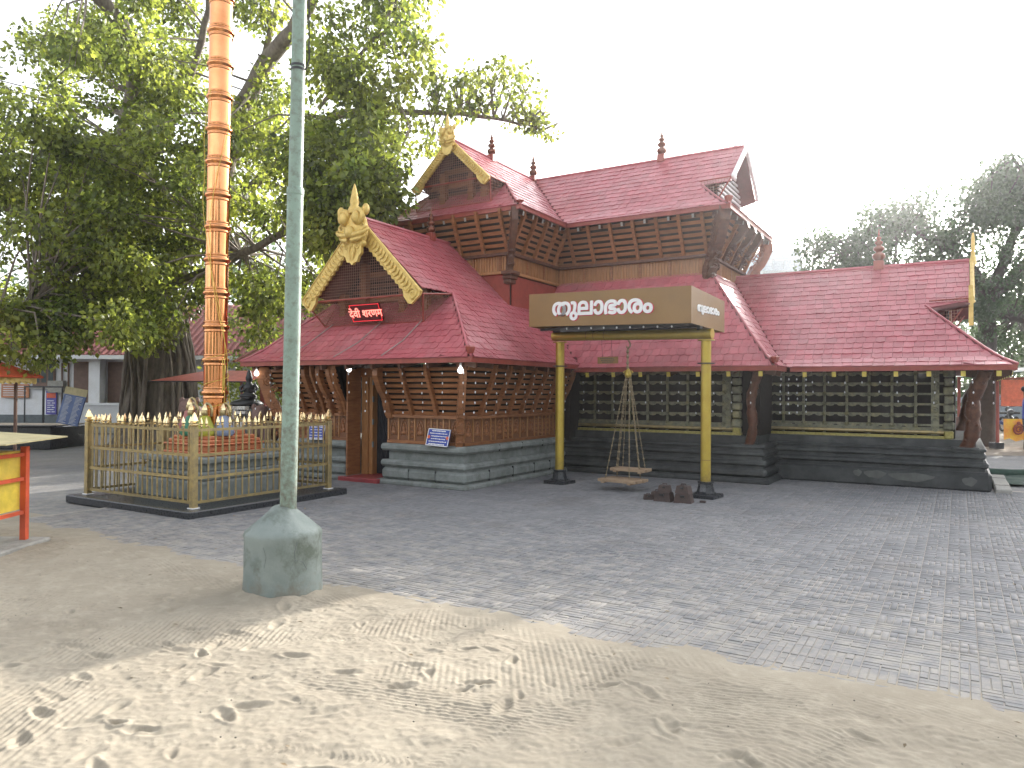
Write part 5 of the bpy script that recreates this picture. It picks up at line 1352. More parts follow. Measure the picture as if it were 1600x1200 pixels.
# fairy light strings under the eaves
def fairy(x, y, z, n, seed, group, label, step=.15):
    r_ = random.Random(seed)
    t = thing('fairy_light_string', label, 'string lights', (x, y, z), 0, group)
    pts = [(0, 0, 0)]; 
    for i in range(n): pts.append((r_.uniform(-.012, .012), r_.uniform(-.012, .012), -step*(i+1)*r_.uniform(.96, 1.04)))
    MB().tube(pts, .0022, 3).build('cable', M_wire, t, world=False)
    for p in pts[1:]:
        MB().lathe([(.004, .018), (.010, .006), (.011, -.008), (.003, -.020)], 6, p).build('bulb', M_bulb, t, world=False)
ORD = ('leftmost', 'second', 'third', 'fourth', 'fifth', 'sixth', 'seventh', 'eighth', 'ninth', 'tenth', 'eleventh', 'twelfth', 'thirteenth')
def row(n, fn, counts, group, where, step=.15):
    for i in range(n):
        x, y, z = fn(i); fairy(x, y, z, rng.choice(counts if i >= 5 or len(counts) < 4 else counts), i+len(where)*17, group, '%s string of tiny bulbs %s, counted from the left' % (ORD[i], where), step)
row(13, lambda i: (PC-PE+.25+i*.39, PY+.12+rng.uniform(0, .05), PZ-.08), (3, 4, 5, 5), 'fairy lights along the porch front eave', 'under the porch front eave')
row(11, lambda i: (PC+PE-.10, 9.25+i*.30, PZ-.08), (4, 5, 5, 5), 'fairy lights along the porch side eave', 'under the porch side eave')
row(11, lambda i: (-6.1+i*.31, HALL_E+.12, HALL_Z-.1), (3, 4, 4), 'fairy lights along the hall eave', 'before the hall lamp wall', .17)
row(4, lambda i: (-2.55+i*.1, HALL_E+.3+.2*i, HALL_Z-.1), (6,), 'fairy lights at the inner corner', 'at the inner corner beside the wing', .11)
row(11, lambda i: (-2.15+i*.26, RW_E+.12, RW_Z-.1), (1, 2, 3), 'fairy lights along the wing eave', 'before the wing lamp wall', .16)
# ------------------------------------------------------------------ trees
def leaf_mesh(name, centres, radii, counts, size, mat_, parent, seed, droop=0.5, squash=0.75):
    g = np.random.default_rng(seed)
    C_ = np.repeat(np.array(centres, dtype=float), counts, axis=0); R_ = np.repeat(np.array(radii, dtype=float), counts)
    n = len(C_)
    d = g.normal(size=(n, 3)); d /= np.linalg.norm(d, axis=1, keepdims=True)+1e-9
    rad = R_*g.random(n)**0.45
    pos = C_+d*rad[:, None]*np.array([1, 1, squash])
    # leaf axis: outwards and drooping; width axis random
    ax = d*0.7+g.normal(size=(n, 3))*0.6; ax[:, 2] -= droop; ax /= np.linalg.norm(ax, axis=1, keepdims=True)
    w = np.cross(ax, g.normal(size=(n, 3))); w /= np.linalg.norm(w, axis=1, keepdims=True)+1e-9
    nn = np.cross(ax, w)
    s = size*g.uniform(0.65, 1.25, n)[:, None]
    base = pos; tip = pos+ax*s; mid = pos+ax*s*0.42
    l = mid+w*s*0.36+nn*s*0.10; r = mid-w*s*0.36+nn*s*0.10
    V = np.stack([base, l, tip, r], 1).reshape(-1, 3)
    k = np.arange(n)*4
    Fc = np.concatenate([np.stack([k, k+1, k+2], 1), np.stack([k, k+2, k+3], 1)], 0)
    return np_mesh(name, V, Fc, mat_, parent, nper=3)

def limb(m_, pts, r0, r1, n=8, wob=0.0, seed=0):
    r_ = random.Random(seed); pts = [Vector(p) for p in pts]; out = []; k = 5
    # Catmull-Rom through the points
    P = [pts[0]*2-pts[1]]+pts+[pts[-1]*2-pts[-2]]
    for i in range(1, len(P)-2):
        for j in range(k):
            t = j/k; a, b, c, d = P[i-1], P[i], P[i+1], P[i+2]
            out.append(0.5*((2*b)+(c-a)*t+(2*a-5*b+4*c-d)*t*t+(3*b-a-3*c+d)*t**3))
    out.append(pts[-1])
    out = [p+Vector((r_.uniform(-wob, wob), r_.uniform(-wob, wob), r_.uniform(-wob, wob))) for p in out]
    rr = [r0+(r1-r0)*i/(len(out)-1) for i in range(len(out))]
    m_.tube(out, rr, n); return out

def big_tree(name, label, base, trunk_pts, r0, r1, limbs, regions, leaf, lm, bm, seed, clump=(0.45, 0.85), per=200, roots=False, droop=.5):
    t = thing(name, label, 'tree', tuple(base))
    g = random.Random(seed)
    m_ = MB(); spine = limb(m_, trunk_pts, r0, r1, 22, .03, seed)
    # fluted trunk
    tr_v = []
    for (x, y, z) in m_.v:
        q = min(spine, key=lambda p: abs(p.z-z)); a_ = math.atan2(y-q.y, x-q.x)
        f = 1+(.13*math.sin(a_*5+z*.6+seed+.8*math.sin(z*1.7))+.07*math.sin(a_*8-z*1.9+1.2*math.sin(z*.9+a_))+.04*math.sin(a_*13+z*3.1))*(1.0 if roots else .5)+(.45*max(0, 1-z/1.0)**2 if roots else 0)
        tr_v.append((q.x+(x-q.x)*f, q.y+(y-q.y)*f, z))
    m_.v = tr_v
    trunk = m_.build('trunk', bm, t, smooth=True)
    if roots:
        rm = MB()
        for i in range(46):
            a_ = g.uniform(0, 6.28); rad0 = r0*g.uniform(.98, 1.32); z1 = g.uniform(1.4, 4.6); a2 = g.uniform(-.7, .7)
            q1 = min(spine, key=lambda p: abs(p.z-z1))
            limb(rm, [(base[0]+rad0*math.cos(a_), base[1]+rad0*math.sin(a_), -.05), (base[0]+r0*1.03*math.cos(a_+a2*.4), base[1]+r0*1.03*math.sin(a_+a2*.4), z1*.4), (q1.x+r0*.85*math.cos(a_+a2), q1.y+r0*.85*math.sin(a_+a2), z1)], g.uniform(.03, .12), g.uniform(.02, .06), 7, .03, i)
        rm.build('aerial_roots', bm, t, smooth=True)
    nodes = []
    for i, (pts, a0, a1) in enumerate(limbs):
        lmb = MB(); out = limb(lmb, pts, a0, a1, 9, .03, seed+i); lmb.build('limb', bm, t, smooth=True)
        nodes += out[len(out)//3:]
    cs, rs, ns = [], [], []
    tw = MB()
    for rg in regions:
        cx, cy, rx, ry, d0, d1, n = rg[:7]; cs_, ds_ = rg[7:9] if len(rg) > 7 else (1.0, 1.0)
        for _ in range(n):
            while True:
                u, v = g.uniform(-1, 1), g.uniform(-1, 1)
                if u*u+v*v < 1: break
            c = at(cx+u*rx, cy+v*ry, g.uniform(d0, d1)); r_ = g.uniform(*clump)*cs_
            cs.append(tuple(c)); rs.append(r_); ns.append(int(per*ds_*r_*r_/(.65*.65)*g.uniform(.6, 1.3)))
            q = min(nodes, key=lambda p: (p-c).length)
            mid = (q+c)/2+Vector((g.uniform(-.3, .3), g.uniform(-.3, .3), g.uniform(.0, .4)))
            tw.tube([q, mid, c, c+(c-mid)*.25+Vector((0, 0, -.1))], [.035, .022, .012, .005], 4, cap=False)
    tw.build('twigs', bm, t)['kind'] = 'stuff'
    leaf_mesh('crown', cs, rs, ns, leaf, lm, t, seed, droop)
    return t

def A(px, py, d): return at(px, py, d)
tb = gp(-10.05, 21, 0)
lt_limbs = [
    ([A(245, 470, 21), A(330, 330, 20), A(370, 200, 19), A(405, 115, 18), A(470, 30, 17), A(500, -40, 16.5)], .30, .14),
    ([A(405, 130, 18.2), A(418, 60, 18), A(436, -10, 18)], .10, .05),
    ([A(230, 470, 21), A(180, 300, 20.5), A(215, 120, 20), A(190, 40, 19), A(120, -40, 18)], .32, .15),
    ([A(220, 480, 21), A(120, 400, 20), A(30, 330, 19), A(-120, 280, 18)], .30, .08),
    ([A(300, 380, 20.5), A(430, 260, 18.5), A(520, 185, 17.5), A(620, 176, 17.3), A(720, 178, 17.2), A(800, 190, 17), A(850, 205, 17)], .14, .015),
    ([A(240, 460, 21), A(330, 420, 19), A(450, 360, 17), A(560, 310, 15.6), A(620, 280, 15)], .14, .03),
    ([A(215, 300, 20.5), A(280, 160, 20), A(320, 40, 19), A(330, -80, 18)], .15, .05),
    ([A(500, 170, 16.8), A(560, 90, 16.3), A(610, 20, 16), A(640, -60, 16)], .05, .02),
    ([A(190, 500, 21), A(120, 470, 18.5), A(60, 470, 17), A(0, 480, 16)], .16, .04),
]
lt_regions = [  # centre px, half sizes, nearest and farthest distance, clumps
    (150, 190, 200, 180, 16, 24, 122), (60, 400, 150, 110, 16, 22, 62), (230, 60, 130, 80, 16, 21, 16), (180, 330, 140, 100, 16, 19, 26), (230, 420, 120, 95, 17, 22, 34), (250, 290, 110, 130, 17, 24, 30),
    (100, 500, 120, 42, 15.5, 18.5, 15), (20, 250, 110, 120, 15, 21, 20), (210, 505, 50, 30, 17, 19, 6), (20, 540, 60, 18, 15.5, 17.5, 5),
    (400, 330, 55, 150, 16, 22, 30), (400, 190, 55, 80, 16.5, 21, 13), (400, 480, 40, 45, 19, 24, 9), (390, 20, 40, 45, 17, 19, 3),
    (535, 250, 75, 90, 14, 17.5, 32), (525, 340, 50, 60, 14, 17, 18), (595, 285, 42, 42, 13.6, 14.6, 12), (560, 330, 40, 25, 13.8, 14.8, 6), (580, 110, 70, 70, 15, 17.5, 12), (620, 45, 58, 80, 15, 17.5, 15), (520, 430, 40, 60, 17, 22, 12),
    (500, 60, 25, 50, 15, 17, 2), (655, 215, 40, 24, 16.5, 17.5, 6, .65, .7), (700, 125, 40, 45, 16.6, 17.6, 9, .65, .7), (740, 165, 60, 24, 16.4, 17.6, 9, .6, .65), (780, 120, 50, 22, 16.6, 17.4, 7, .6, .6), (842, 190, 28, 30, 16.6, 17.4, 7, .6, .6), (825, 155, 30, 22, 16.6, 17.4, 3, .55, .6),
    (300, -120, 380, 110, 15, 22, 30), (-200, 200, 150, 260, 15, 22, 26),
]
big_tree('peepal_tree', 'huge spreading peepal tree with fluted trunk left of the temple', tb, [tb, tb+Vector((0, 0, 1.2)), tb+Vector((-.1, .1, 2.6)), A(240, 470, 21)], .92, .62, lt_limbs, lt_regions, .135, M_leaf, M_bark, 21, clump=(.34, .78), per=285, roots=True, droop=.65)

rtb = gp(14.4, 22.5, 0)
rt_limbs = [
    ([A(1538, 470, 22.5), A(1526, 430, 22.3), A(1480, 390, 22), A(1400, 355, 21.8), A(1330, 390, 21.8)], .17, .03),
    ([A(1540, 480, 22.5), A(1580, 380, 22), A(1600, 290, 21), A(1580, 240, 20.5)], .18, .04),
    ([A(1545, 470, 22.5), A(1640, 380, 22), A(1720, 320, 20), A(1780, 280, 19.5)], .20, .06),
    ([A(1400, 360, 21.8), A(1392, 450, 22), A(1360, 490, 22)], .05, .02),
    ([A(1550, 490, 22.5), A(1600, 500, 22), A(1680, 480, 21)], .12, .04),
]
rt_regions = [
    (1315, 405, 56, 40, 21.2, 23, 20), (1385, 368, 56, 44, 21, 23, 22), (1432, 322, 34, 26, 21, 22.5, 9), (1460, 375, 40, 30, 21.2, 23, 12), (1538, 320, 30, 60, 20.5, 22.5, 14), (1575, 330, 50, 70, 20, 22.5, 20),
    (1440, 438, 100, 34, 21.5, 24, 24), (1560, 450, 60, 60, 21, 25, 18), (1590, 520, 60, 45, 22, 26, 18), (1650, 330, 66, 70, 19.5, 22, 22), (1740, 330, 100, 90, 18.5, 21, 22), (1700, 420, 100, 80, 20, 24, 20),
    (1565, 285, 46, 26, 20, 21.5, 12), (1290, 440, 40, 20, 21.5, 23, 6),
]
big_tree('rain_tree', 'lacy rain tree in glare behind the right wing of the temple', rtb, [rtb, rtb+Vector((.1, 0, 1.5)), A(1542, 500, 22.5), A(1537, 460, 22.5)], .30, .20, rt_limbs, rt_regions, .12, M_leaf2, M_bark2, 31, clump=(.36, .70), per=240, droop=.2)

# tall tree standing far off beyond the right edge; its crown shades the right side of the court
ttb = gp(33, 42, 0)
tt_limbs = [([A(1690, 480, 42), A(1680, 330, 42), A(1660, 220, 42), A(1650, 140, 42)], .35, .1), ([A(1690, 420, 42), A(1760, 300, 42), A(1800, 180, 42)], .3, .1)]
tt_regions = [(1722, 190, 80, 110, 39, 45, 120), (1745, 330, 95, 100, 39, 45, 80), (1830, 230, 100, 150, 38, 44, 90)]
big_tree('tall_tree', 'tall dense tree far off beyond the right edge of the court', ttb, [ttb, ttb+Vector((0, .1, 3)), A(1690, 420, 42), A(1690, 400, 42)], .55, .35, tt_limbs, tt_regions, .24, M_leaf2, M_bark2, 41, clump=(.9, 1.5), per=70, droop=.2)

# belts of trees that read as one mass
def belt(name, spans, seed, leaf=.30, per=60, lm=M_leaf2):
    g = random.Random(seed); cs, rs, ns = [], [], []
    for (r0, r1, d0, d1, zt_, n) in spans:
        for _ in range(n):
            c = gp(g.uniform(r0, r1), g.uniform(d0, d1), g.uniform(.2, 1)*zt_); cs.append(tuple(c)); rs.append(g.uniform(.9, 1.7)); ns.append(int(per*g.uniform(.7, 1.3)))
    o = leaf_mesh(name, cs, rs, ns, leaf, lm, None, seed, .2)
    return tag(o, kind='stuff')
bl = belt('far_wood', [(-30, -12, -24, -13, 13, 190), (-6, 2, -22, -15, 11, 90), (9, 26, -26, -15, 13.0, 190), (-44, -30, -14, 8, 7, 110), (28, 40, -14, 14, 8, 110), (-48, -12, 36, 44, 8.0, 210), (-16, -6, 34, 40, 5.5, 60), (18, 52, 44, 52, 7.5, 170), (-7, 7, 29, 36, 8.5, 130), (15, 30, 28, 34, 5.5, 60)], 5, per=110)  # unseen spans behind camera and temple serve the copper's reflections and the court's shade
tag(bl, 'belts of dark trees closing the far view, partly unseen behind camera and temple', 'trees')
hd = belt('low_shrubs', [(-9.3, -7.2, 23, 26, 3.2, 26)], 8, leaf=.14, per=150, lm=M_leaf)
tag(hd, 'tangle of green shrubs behind the red awning', 'shrubs')

# ------------------------------------------------------------------ white building on the left
BD = 27.0
wb = thing('white_building', 'white washed building with tiled roof and brown shutters behind the peepal tree', 'building', gp(-17, BD, 0), YAW)
def bx_(name, x0, x1, y0, y1, z0, z1, m_, par=None, b=0):
    mm = MB(); (mm.bbox(x0, x1, y0, y1, z0, z1, b) if b else mm.box(x0, x1, y0, y1, z0, z1)); return mm.build(name, m_, par or wb, world=False)
wall = bx_('wall', -10, 9, 0, 6, 0, 3.05, M_wall)
bx_('skirting', -10, 2.2, -.06, -.003, 0, .60, M_skirting, wall)
rf = MB(); rf.quad((-10.6, -.9, 2.75), (9.6, -.9, 2.75), (9.6, 3, 5.0), (-10.6, 3, 5.0)); rf.quad((9.6, 6.9, 2.75), (-10.6, 6.9, 2.75), (-10.6, 3, 5.0), (9.6, 3, 5.0))
roofo = rf.build('tiled_roof', M_tile, wb, world=False)
rb = MB()
for i in range(90):
    x = -10.5+i*.224; rb.tube([(x, -.93, 2.77), (x, 3, 5.02)], .05, 5)
o = rb.build('tile_ribs', M_tile, roofo, world=False); o['kind'] = 'stuff'
bx_('fascia', -10.6, 9.6, -.95, -.90, 2.62, 2.76, M_wall, roofo)
def wx(px): return (px-800)/F*BD+17
# window
fx0, fx1 = wx(53), wx(87)
win = bx_('window', fx0, fx1, -.08, -.003, 1.55-(608-604)*0+.10, 2.62, M_frame)
for k in range(3): bx_('pane', fx0+.08+k*.25, fx0+.25+k*.25, -.092, -.081, 1.78, 2.52, M_glass, win)
bx_('sill', fx0-.06, fx1+.1, -.16, -.003, 1.55, 1.64, M_slab, win)
bx_('meter_box', wx(80), wx(104), -.22, -.003, 1.42, 1.85, M_slab, wall)
for px in (98, 108): MB().tube([(wx(px), -.05, .1), (wx(px), -.05, 2.5)], .03, 6).build('pipe', M_frame, wall, world=False)
# shutters and columns
for (a, b) in ((116, 151), (169, 206)):
    sh = bx_('roller_shutter', wx(a), wx(b), -.04, -.003, .62, 2.55, M_shutter)
    for k in range(16): bx_('shutter_slat', wx(a)+.02, wx(b)-.02, -.060, -.041, .66+k*.118, .66+k*.118+.085, M_shutter, sh)
for px in (159, 213): bx_('column', wx(px)-.20, wx(px)+.20, -.5, -.1, .3, 2.7, M_wall)
cnt = MB(); cnt.hexa([(wx(142), -.9, .35), (wx(204), -.9, .35), (wx(204), -.35, .35), (wx(142), -.35, .35), (wx(142), -1.05, .98), (wx(210), -1.05, .98), (wx(210), -.35, .98), (wx(142), -.35, .98)])
cnt.build('counter', M_wall, wb, world=False); bx_('counter_top', wx(141), wx(211), -1.1, -.3, .982, 1.06, M_wall)
bx_('podium', wx(140), wx(230), -1.2, -.01, 0, .34, M_slab)
# flat panels on the wall
p1_ = bx_('orange_notice', wx(5), wx(48), -.10, -.07, 1.22, 1.72, mat('faded_orange_panel', (.48, .20, .10), rough=.6))
for k in range(5): bx_('notice_line', wx(8), wx(44)-.1*(k % 2), -.108, -.101, 1.30+k*.08, 1.33+k*.08, M_wall, p1_)
p2_ = bx_('blue_poster', wx(75), wx(91), -.10, -.07, .62, 1.48, mat('violet_blue_poster', (.10, .09, .38), rough=.5))
for k in range(6): bx_('poster_line', wx(77), wx(82)+.05*(k % 2), -.108, -.101, .70+k*.08, .73+k*.08, M_wall, p2_)
for k in range(6): bx_('poster_line', wx(84), wx(89)-.05*(k % 2), -.108, -.101, .70+k*.08, .73+k*.08, M_wall, p2_)
bx_('poster_band', wx(76), wx(90), -.108, -.101, 1.22, 1.40, M_orange, p2_)

# black planter with the leaning board
pt = thing('black_planter', 'low black stone tank in front of the white building', 'planter', gp(-13.0, 20.0, 0), YAW)
MB().bbox(-1.75, 1.05, -.9, .9, -.02, .56, .02).build('tank', M_blackstone, pt, world=False)
MB().bbox(-1.80, 1.1, -.95, -.75, .562, .60, .008).build('rim', M_blackstone, pt, world=False)
MB().box(-1.6, .9, -.7, .8, .565, .585).build('soil', M_earth, pt, world=False)
ib = thing('name_board', 'tall faded blue board of names leaning on the black planter', 'sign', gp(-11.9, 19.7, .60), YAW)
AB = Matrix.Rotation(R(-10), 4, 'X') @ Matrix.Rotation(R(10), 4, 'Y')
MB().bbox(-.30, .30, -.02, .02, 0, .98, .004).build('board', M_bluefade, ib, world=False, xf=AB)
MB().bbox(-.31, .31, -.026, .0, .80, 1.0, .004).build('heading', M_beige, ib, world=False, xf=AB)
nl = MB(); r_ = random.Random(2)
for k in range(22):
    for s in (-.24, .04): nl.box(s, s+r_.uniform(.12, .2), -.024, -.0205, .03+k*.034, .042+k*.034)
nl.build('lettering', M_wall, ib, world=False, xf=AB)

# pipe barriers
def barrier(px0, px1, d, label):
    t = thing('pipe_barrier', label, 'barrier', gp((px0-800)/F*d, d, 0), YAW, 'pipe barriers before the white building')
    w_ = (px1-px0)/F*d
    MB().tube([(0, 0, 1.62), (w_, 0, 1.62)], .028, 6).build('top_pipe', M_darkmetal, t, world=False)
    for x in (.02, w_*.98):
        MB().tube([(x, 0, 0), (x, 0, 1.62)], .022, 6).build('upright', M_darkmetal, t, world=False)
        MB().tube([(x-.35, -.1, .02), (x, 0, .3)], .018, 6).build('brace', M_darkmetal, t, world=False)
        MB().tube([(x-.3, -.1, .02), (x+.35, .1, .02)], .022, 6).build('foot', M_darkmetal, t, world=False)
barrier(38, 68, 24, 'grey pipe barrier standing left before the white building'); barrier(68, 98, 24.6, 'grey pipe barrier standing below the window of the white building')

# ------------------------------------------------------------------ orange kiosk and yellow offering box at the left edge
ki = thing('orange_kiosk', 'kiosk with orange hipped roof and yellow frill at the left edge', 'kiosk', gp(-12.25, 14.2, 0), YAW)
ez = 1.80; hw = 1.95
for (a, b) in (((-hw, -hw), (hw, -hw)), ((hw, -hw), (hw, hw)), ((hw, hw), (-hw, hw)), ((-hw, hw), (-hw, -hw))):
    m_ = MB(); m_.tri((a[0], a[1], ez), (b[0], b[1], ez), (0, 0, ez+1.05)); m_.build('roof_panel', M_orange, ki, world=False)
    v = MB(); n = 22
    for i in range(n):
        t0, t1 = i/n, (i+1)/n; p = Vector((a[0], a[1], 0)).lerp(Vector((b[0], b[1], 0)), t0); q = Vector((a[0], a[1], 0)).lerp(Vector((b[0], b[1], 0)), t1); mid = (p+q)/2; s = .96
        v.f.append(tuple(len(v.v)+j for j in range(5))); v.v += [(p.x*s, p.y*s, ez-.02), (q.x*s, q.y*s, ez-.02), (q.x*s, q.y*s, ez-.11), (mid.x*(s+.012), mid.y*(s+.012), ez-.155), (p.x*s, p.y*s, ez-.11)]
    v.build('frill', M_yelcloth, ki, world=False)
    MB().tube([(a[0], a[1], ez), (b[0], b[1], ez)], .022, 6).build('eave_rod', M_orange, ki, world=False)
    MB().tube([(a[0], a[1], ez+.01), (0, 0, ez+1.06)], .02, 6).build('hip_rod', M_orange, ki, world=False)
    MB().tube([(a[0]*.82, a[1]*.82, 0), (a[0]*.82, a[1]*.82, ez+.15)], .035, 8).build('post', M_frame, ki, world=False)
MB().tube([(hw, -hw, ez), (hw+.09, -hw-.02, ez+.03), (hw+.10, -hw-.02, ez+.09)], [.02, .035, .01], 6).build('corner_scroll', M_orange, ki, world=False)
MB().bbox(-1.4, 1.2, -1.2, 1.2, 0, .75, .02).build('counter', M_slab, ki, world=False)

ob = thing('offering_box', 'yellow metal offering box on a red frame with khaki lid at the left edge', 'box', gp(-5.36, 7.0, 0), YAW)
MB().bbox(-.85, .72, -.55, .45, -.02, .06, .015).build('slab', M_slab, ob, world=False)
for (x, y) in ((-.6, -.32), (.54, -.32), (.54, .30), (-.6, .30)): MB().box(x-.028, x+.028, y-.028, y+.028, .06, .98).build('frame_leg', M_orange, ob, world=False)
body = MB().box(-.572, .512, -.29, .27, .36, .94).build('body', M_yellow, ob, world=False)
for z in (.33, .66, .90):
    MB().box(-.57, .51, -.335, -.305, z-.015, z+.02).build('frame_rail', M_orange, ob, world=False)
    MB().box(.525, .555, -.29, .27, z-.015, z+.02).build('frame_rail', M_orange, ob, world=False)
for (z, nm) in ((.80, 'padlock'), (.72, 'padlock')): MB().lathe([(.03, 0), (.03, .02), (.012, .024)], 10).build(nm, M_brass, body, world=False, xf=Matrix.Translation((.05, -.30, z)) @ Matrix.Rotation(math.pi/2, 4, 'X'))
MB().hexa([(-.95, -.62, 1.00), (.84, -.42, 1.04), (.84, .5, 1.06), (-.95, .5, 1.16), (-.95, -.62, 1.012), (.84, -.42, 1.052), (.84, .5, 1.072), (-.95, .5, 1.172)]).build('lid', M_beige, ob, world=False)
MB().box(-.6, .3, -.34, .32, .985, 1.00).build('frame_rail', M_orange, ob, world=False)

# ------------------------------------------------------------------ red awning stall behind the flagstaff
aw = thing('red_awning', 'red sheet awning on thin posts behind the copper flagstaff', 'awning', gp(-7.6, 18.5, 0), YAW)
m_ = MB(); m_.hexa([(-1.05, -1.0, 1.74), (1.35, -1.0, 1.74), (1.35, .6, 2.04), (-.3, .6, 2.04), (-1.05, -1.0, 1.755), (1.35, -1.0, 1.755), (1.35, .6, 2.055), (-.3, .6, 2.055)]); m_.build('sheet', M_awning, aw, world=False)
for x in (-.2, .62, 1.25): MB().tube([(x, .5, 0), (x, .5, 2.03)], .03, 6).build('post', M_redtrim, aw, world=False)
MB().tube([(-1.05, -1, 1.745), (1.35, -1, 1.745)], .018, 6).build('edge_rod', M_darkmetal, aw, world=False)
r2 = thing('tiled_shed', 'red tiled lean-to roof behind the porch left of the temple', 'shed', gp(-7.4, 21.5, 0), YAW)
m_ = MB(); m_.quad((-.6, -.6, 2.35), (2.6, -.6, 2.35), (2.6, 1.4, 3.3), (.6, 1.4, 3.3)); rfm = m_.build('roof', M_tile, r2, world=False)
rbm = MB()
for i in range(14): rbm.tube([(-.5+i*.22, -.62, 2.36), (-.5+i*.22+max(0, .8-i*.06), 1.4, 3.32)], .04, 5)
rbm.build('tile_ribs', M_tile, rfm, world=False)
for x in (.2, 2.4): MB().box(x-.06, x+.06, -.3, -.18, 0, 2.4).build('post', M_redtrim, r2, world=False)
MB().box(.6, 2.5, 1.2, 1.3, 0, 2.9).build('wall', mat('yellow_green_stall_cloth', (.45, .45, .12), rough=.7), r2, world=False)

hu = thing('steel_drum', 'stainless steel collection drum with black lid behind the fence', 'drum', gp(-5.55, 15.4, 0))
MB().lathe([(.30, 0), (.30, .1), (.285, .12), (.285, 1.12), (.31, 1.15), (.31, 1.22), (.27, 1.24)], 24).build('drum', M_steel, hu, world=False, smooth=False)
MB().lathe([(.33, 1.24), (.34, 1.28), (.26, 1.33), (.12, 1.37), (.05, 1.40)], 24).build('lid', M_black, hu, world=False, smooth=True)
MB().box(-.12, .12, -.325, -.28, .98, 1.06).build('slot_plate', M_black, hu, world=False, xf=Matrix.Rotation(YAW, 4, 'Z'))
st = thing('black_figure', 'small black stone figure standing on the steel drum', 'statue', gp(-5.5, 15.4, 1.37), YAW)
fm = MB().lathe([(.16, 0), (.17, .04), (.12, .08), (.10, .14), (.13, .20), (.115, .28), (.06, .33), (.05, .35), (.07, .39), (.075, .44), (.055, .49), (.05, .53), (.03, .58), (.005, .62)], 14)
for s in (-1, 1): fm.tube([(s*.11, 0, .30), (s*.18, -.02, .22), (s*.14, -.08, .15), (s*.05, -.1, .18)], [.035, .032, .028, .025], 7)
fm.ball((0, -.06, .06), .19, .12, .06, 12, 6)
fm.build('figure', M_black, st, world=False, smooth=True)
def pot(r, d, z, s, label):
    t = thing('stone_lion', label, 'statue', gp(r, d, z), YAW, 'reddish stone animals by the porch')
    m_ = MB(); m_.ball((0, 0, .42*s), .34*s, .30*s, .40*s, 16, 10); m_.ball((0, -.24*s, .72*s), .23*s, .22*s, .24*s, 14, 9); m_.ball((0, -.42*s, .66*s), .12*s, .12*s, .10*s, 10, 7)
    for q in (-1, 1):
        m_.ball((q*.19*s, -.16*s, .90*s), .07*s, .05*s, .09*s, 8, 6); m_.tube([(q*.18*s, -.22*s, .5*s), (q*.2*s, -.34*s, .2*s), (q*.2*s, -.36*s, 0)], [.11*s, .08*s, .09*s], 8); m_.ball((q*.3*s, .1*s, .18*s), .15*s, .22*s, .18*s, 10, 7)
    m_.build('body', M_statue, t, world=False, smooth=True)
    MB().bbox(-.4*s, .4*s, -.5*s, .45*s, -z, .0, .02).build('plinth_block', M_granite, t, world=False)
pot(-6.9, 15.9, .55, .85, 'reddish stone lion left of the copper shaft behind the fence')
pot(-4.75, 14.1, .55, .75, 'reddish stone lion beside the carved bracket at the porch corner')

# ------------------------------------------------------------------ right edge: stall, person, motorbikes, mat
sr = thing('red_stall', 'stall with red posts, red panel and orange banner at the right edge', 'stall', gp(14.62, 21.5, 0), YAW)
for (x, y) in ((-1.2, .6), (-.70, -.4), (1.6, -.4), (1.6, 1.6)): MB().tube([(x, y, 0), (x, y, 2.35)], .045, 8).build('post', M_redtrim, sr, world=False)
m_ = MB(); m_.hexa([(-1.9, -.9, 2.05), (2.2, -.9, 2.45), (2.2, 2, 2.45), (-1.9, 2, 2.05), (-1.9, -.9, 2.07), (2.2, -.9, 2.47), (2.2, 2, 2.47), (-1.9, 2, 2.07)]); m_.build('roof_sheet', M_white, sr, world=False)
MB().tube([(-1.4, -.45, 2.02), (1.7, -.45, 2.02)], .03, 6).build('rail', M_redtrim, sr, world=False)
MB().box(-.62, 1.55, -.46, -.42, 1.22, 1.98).build('panel', mat('orange_red_panel', (.75, .16, .07), rough=.5), sr, world=False)
bn = MB(); n = 12
for i in range(n):
    xa = -.6+i*2.1/n; xb = -.6+(i+1)*2.1/n
    bn.quad((xa, -.52+.02*math.sin(i), .26+.05*math.sin(i*2.1)), (xb, -.52+.02*math.sin(i+1), .26+.05*math.sin((i+1)*2.1)), (xb, -.5, .86), (xa, -.5, .86))
bno = bn.build('banner', mat('orange_yellow_banner', (.75, .27, .05), rough=.7, col2=(.8, .5, .05), scale=5), sr, world=False)
em = MB(); em.spiral((-.2, -.56, .55), (1, 0, 0), (0, 0, 1), .17, 2.2, .03, n=5, steps=24); em.ball((-.2, -.56, .74), .06, .02, .05, 8, 6); em.build('emblem', M_redtrim, bno, world=False)
for x in (-1.2, -.7): MB().bbox(x-.14, x+.14, -.5 if x > -1 else .45, -.2 if x > -1 else .75, 0, .88 if x < -1 else .18, .02).build('base_block', M_statue if x < -1 else M_blackstone, sr, world=False)

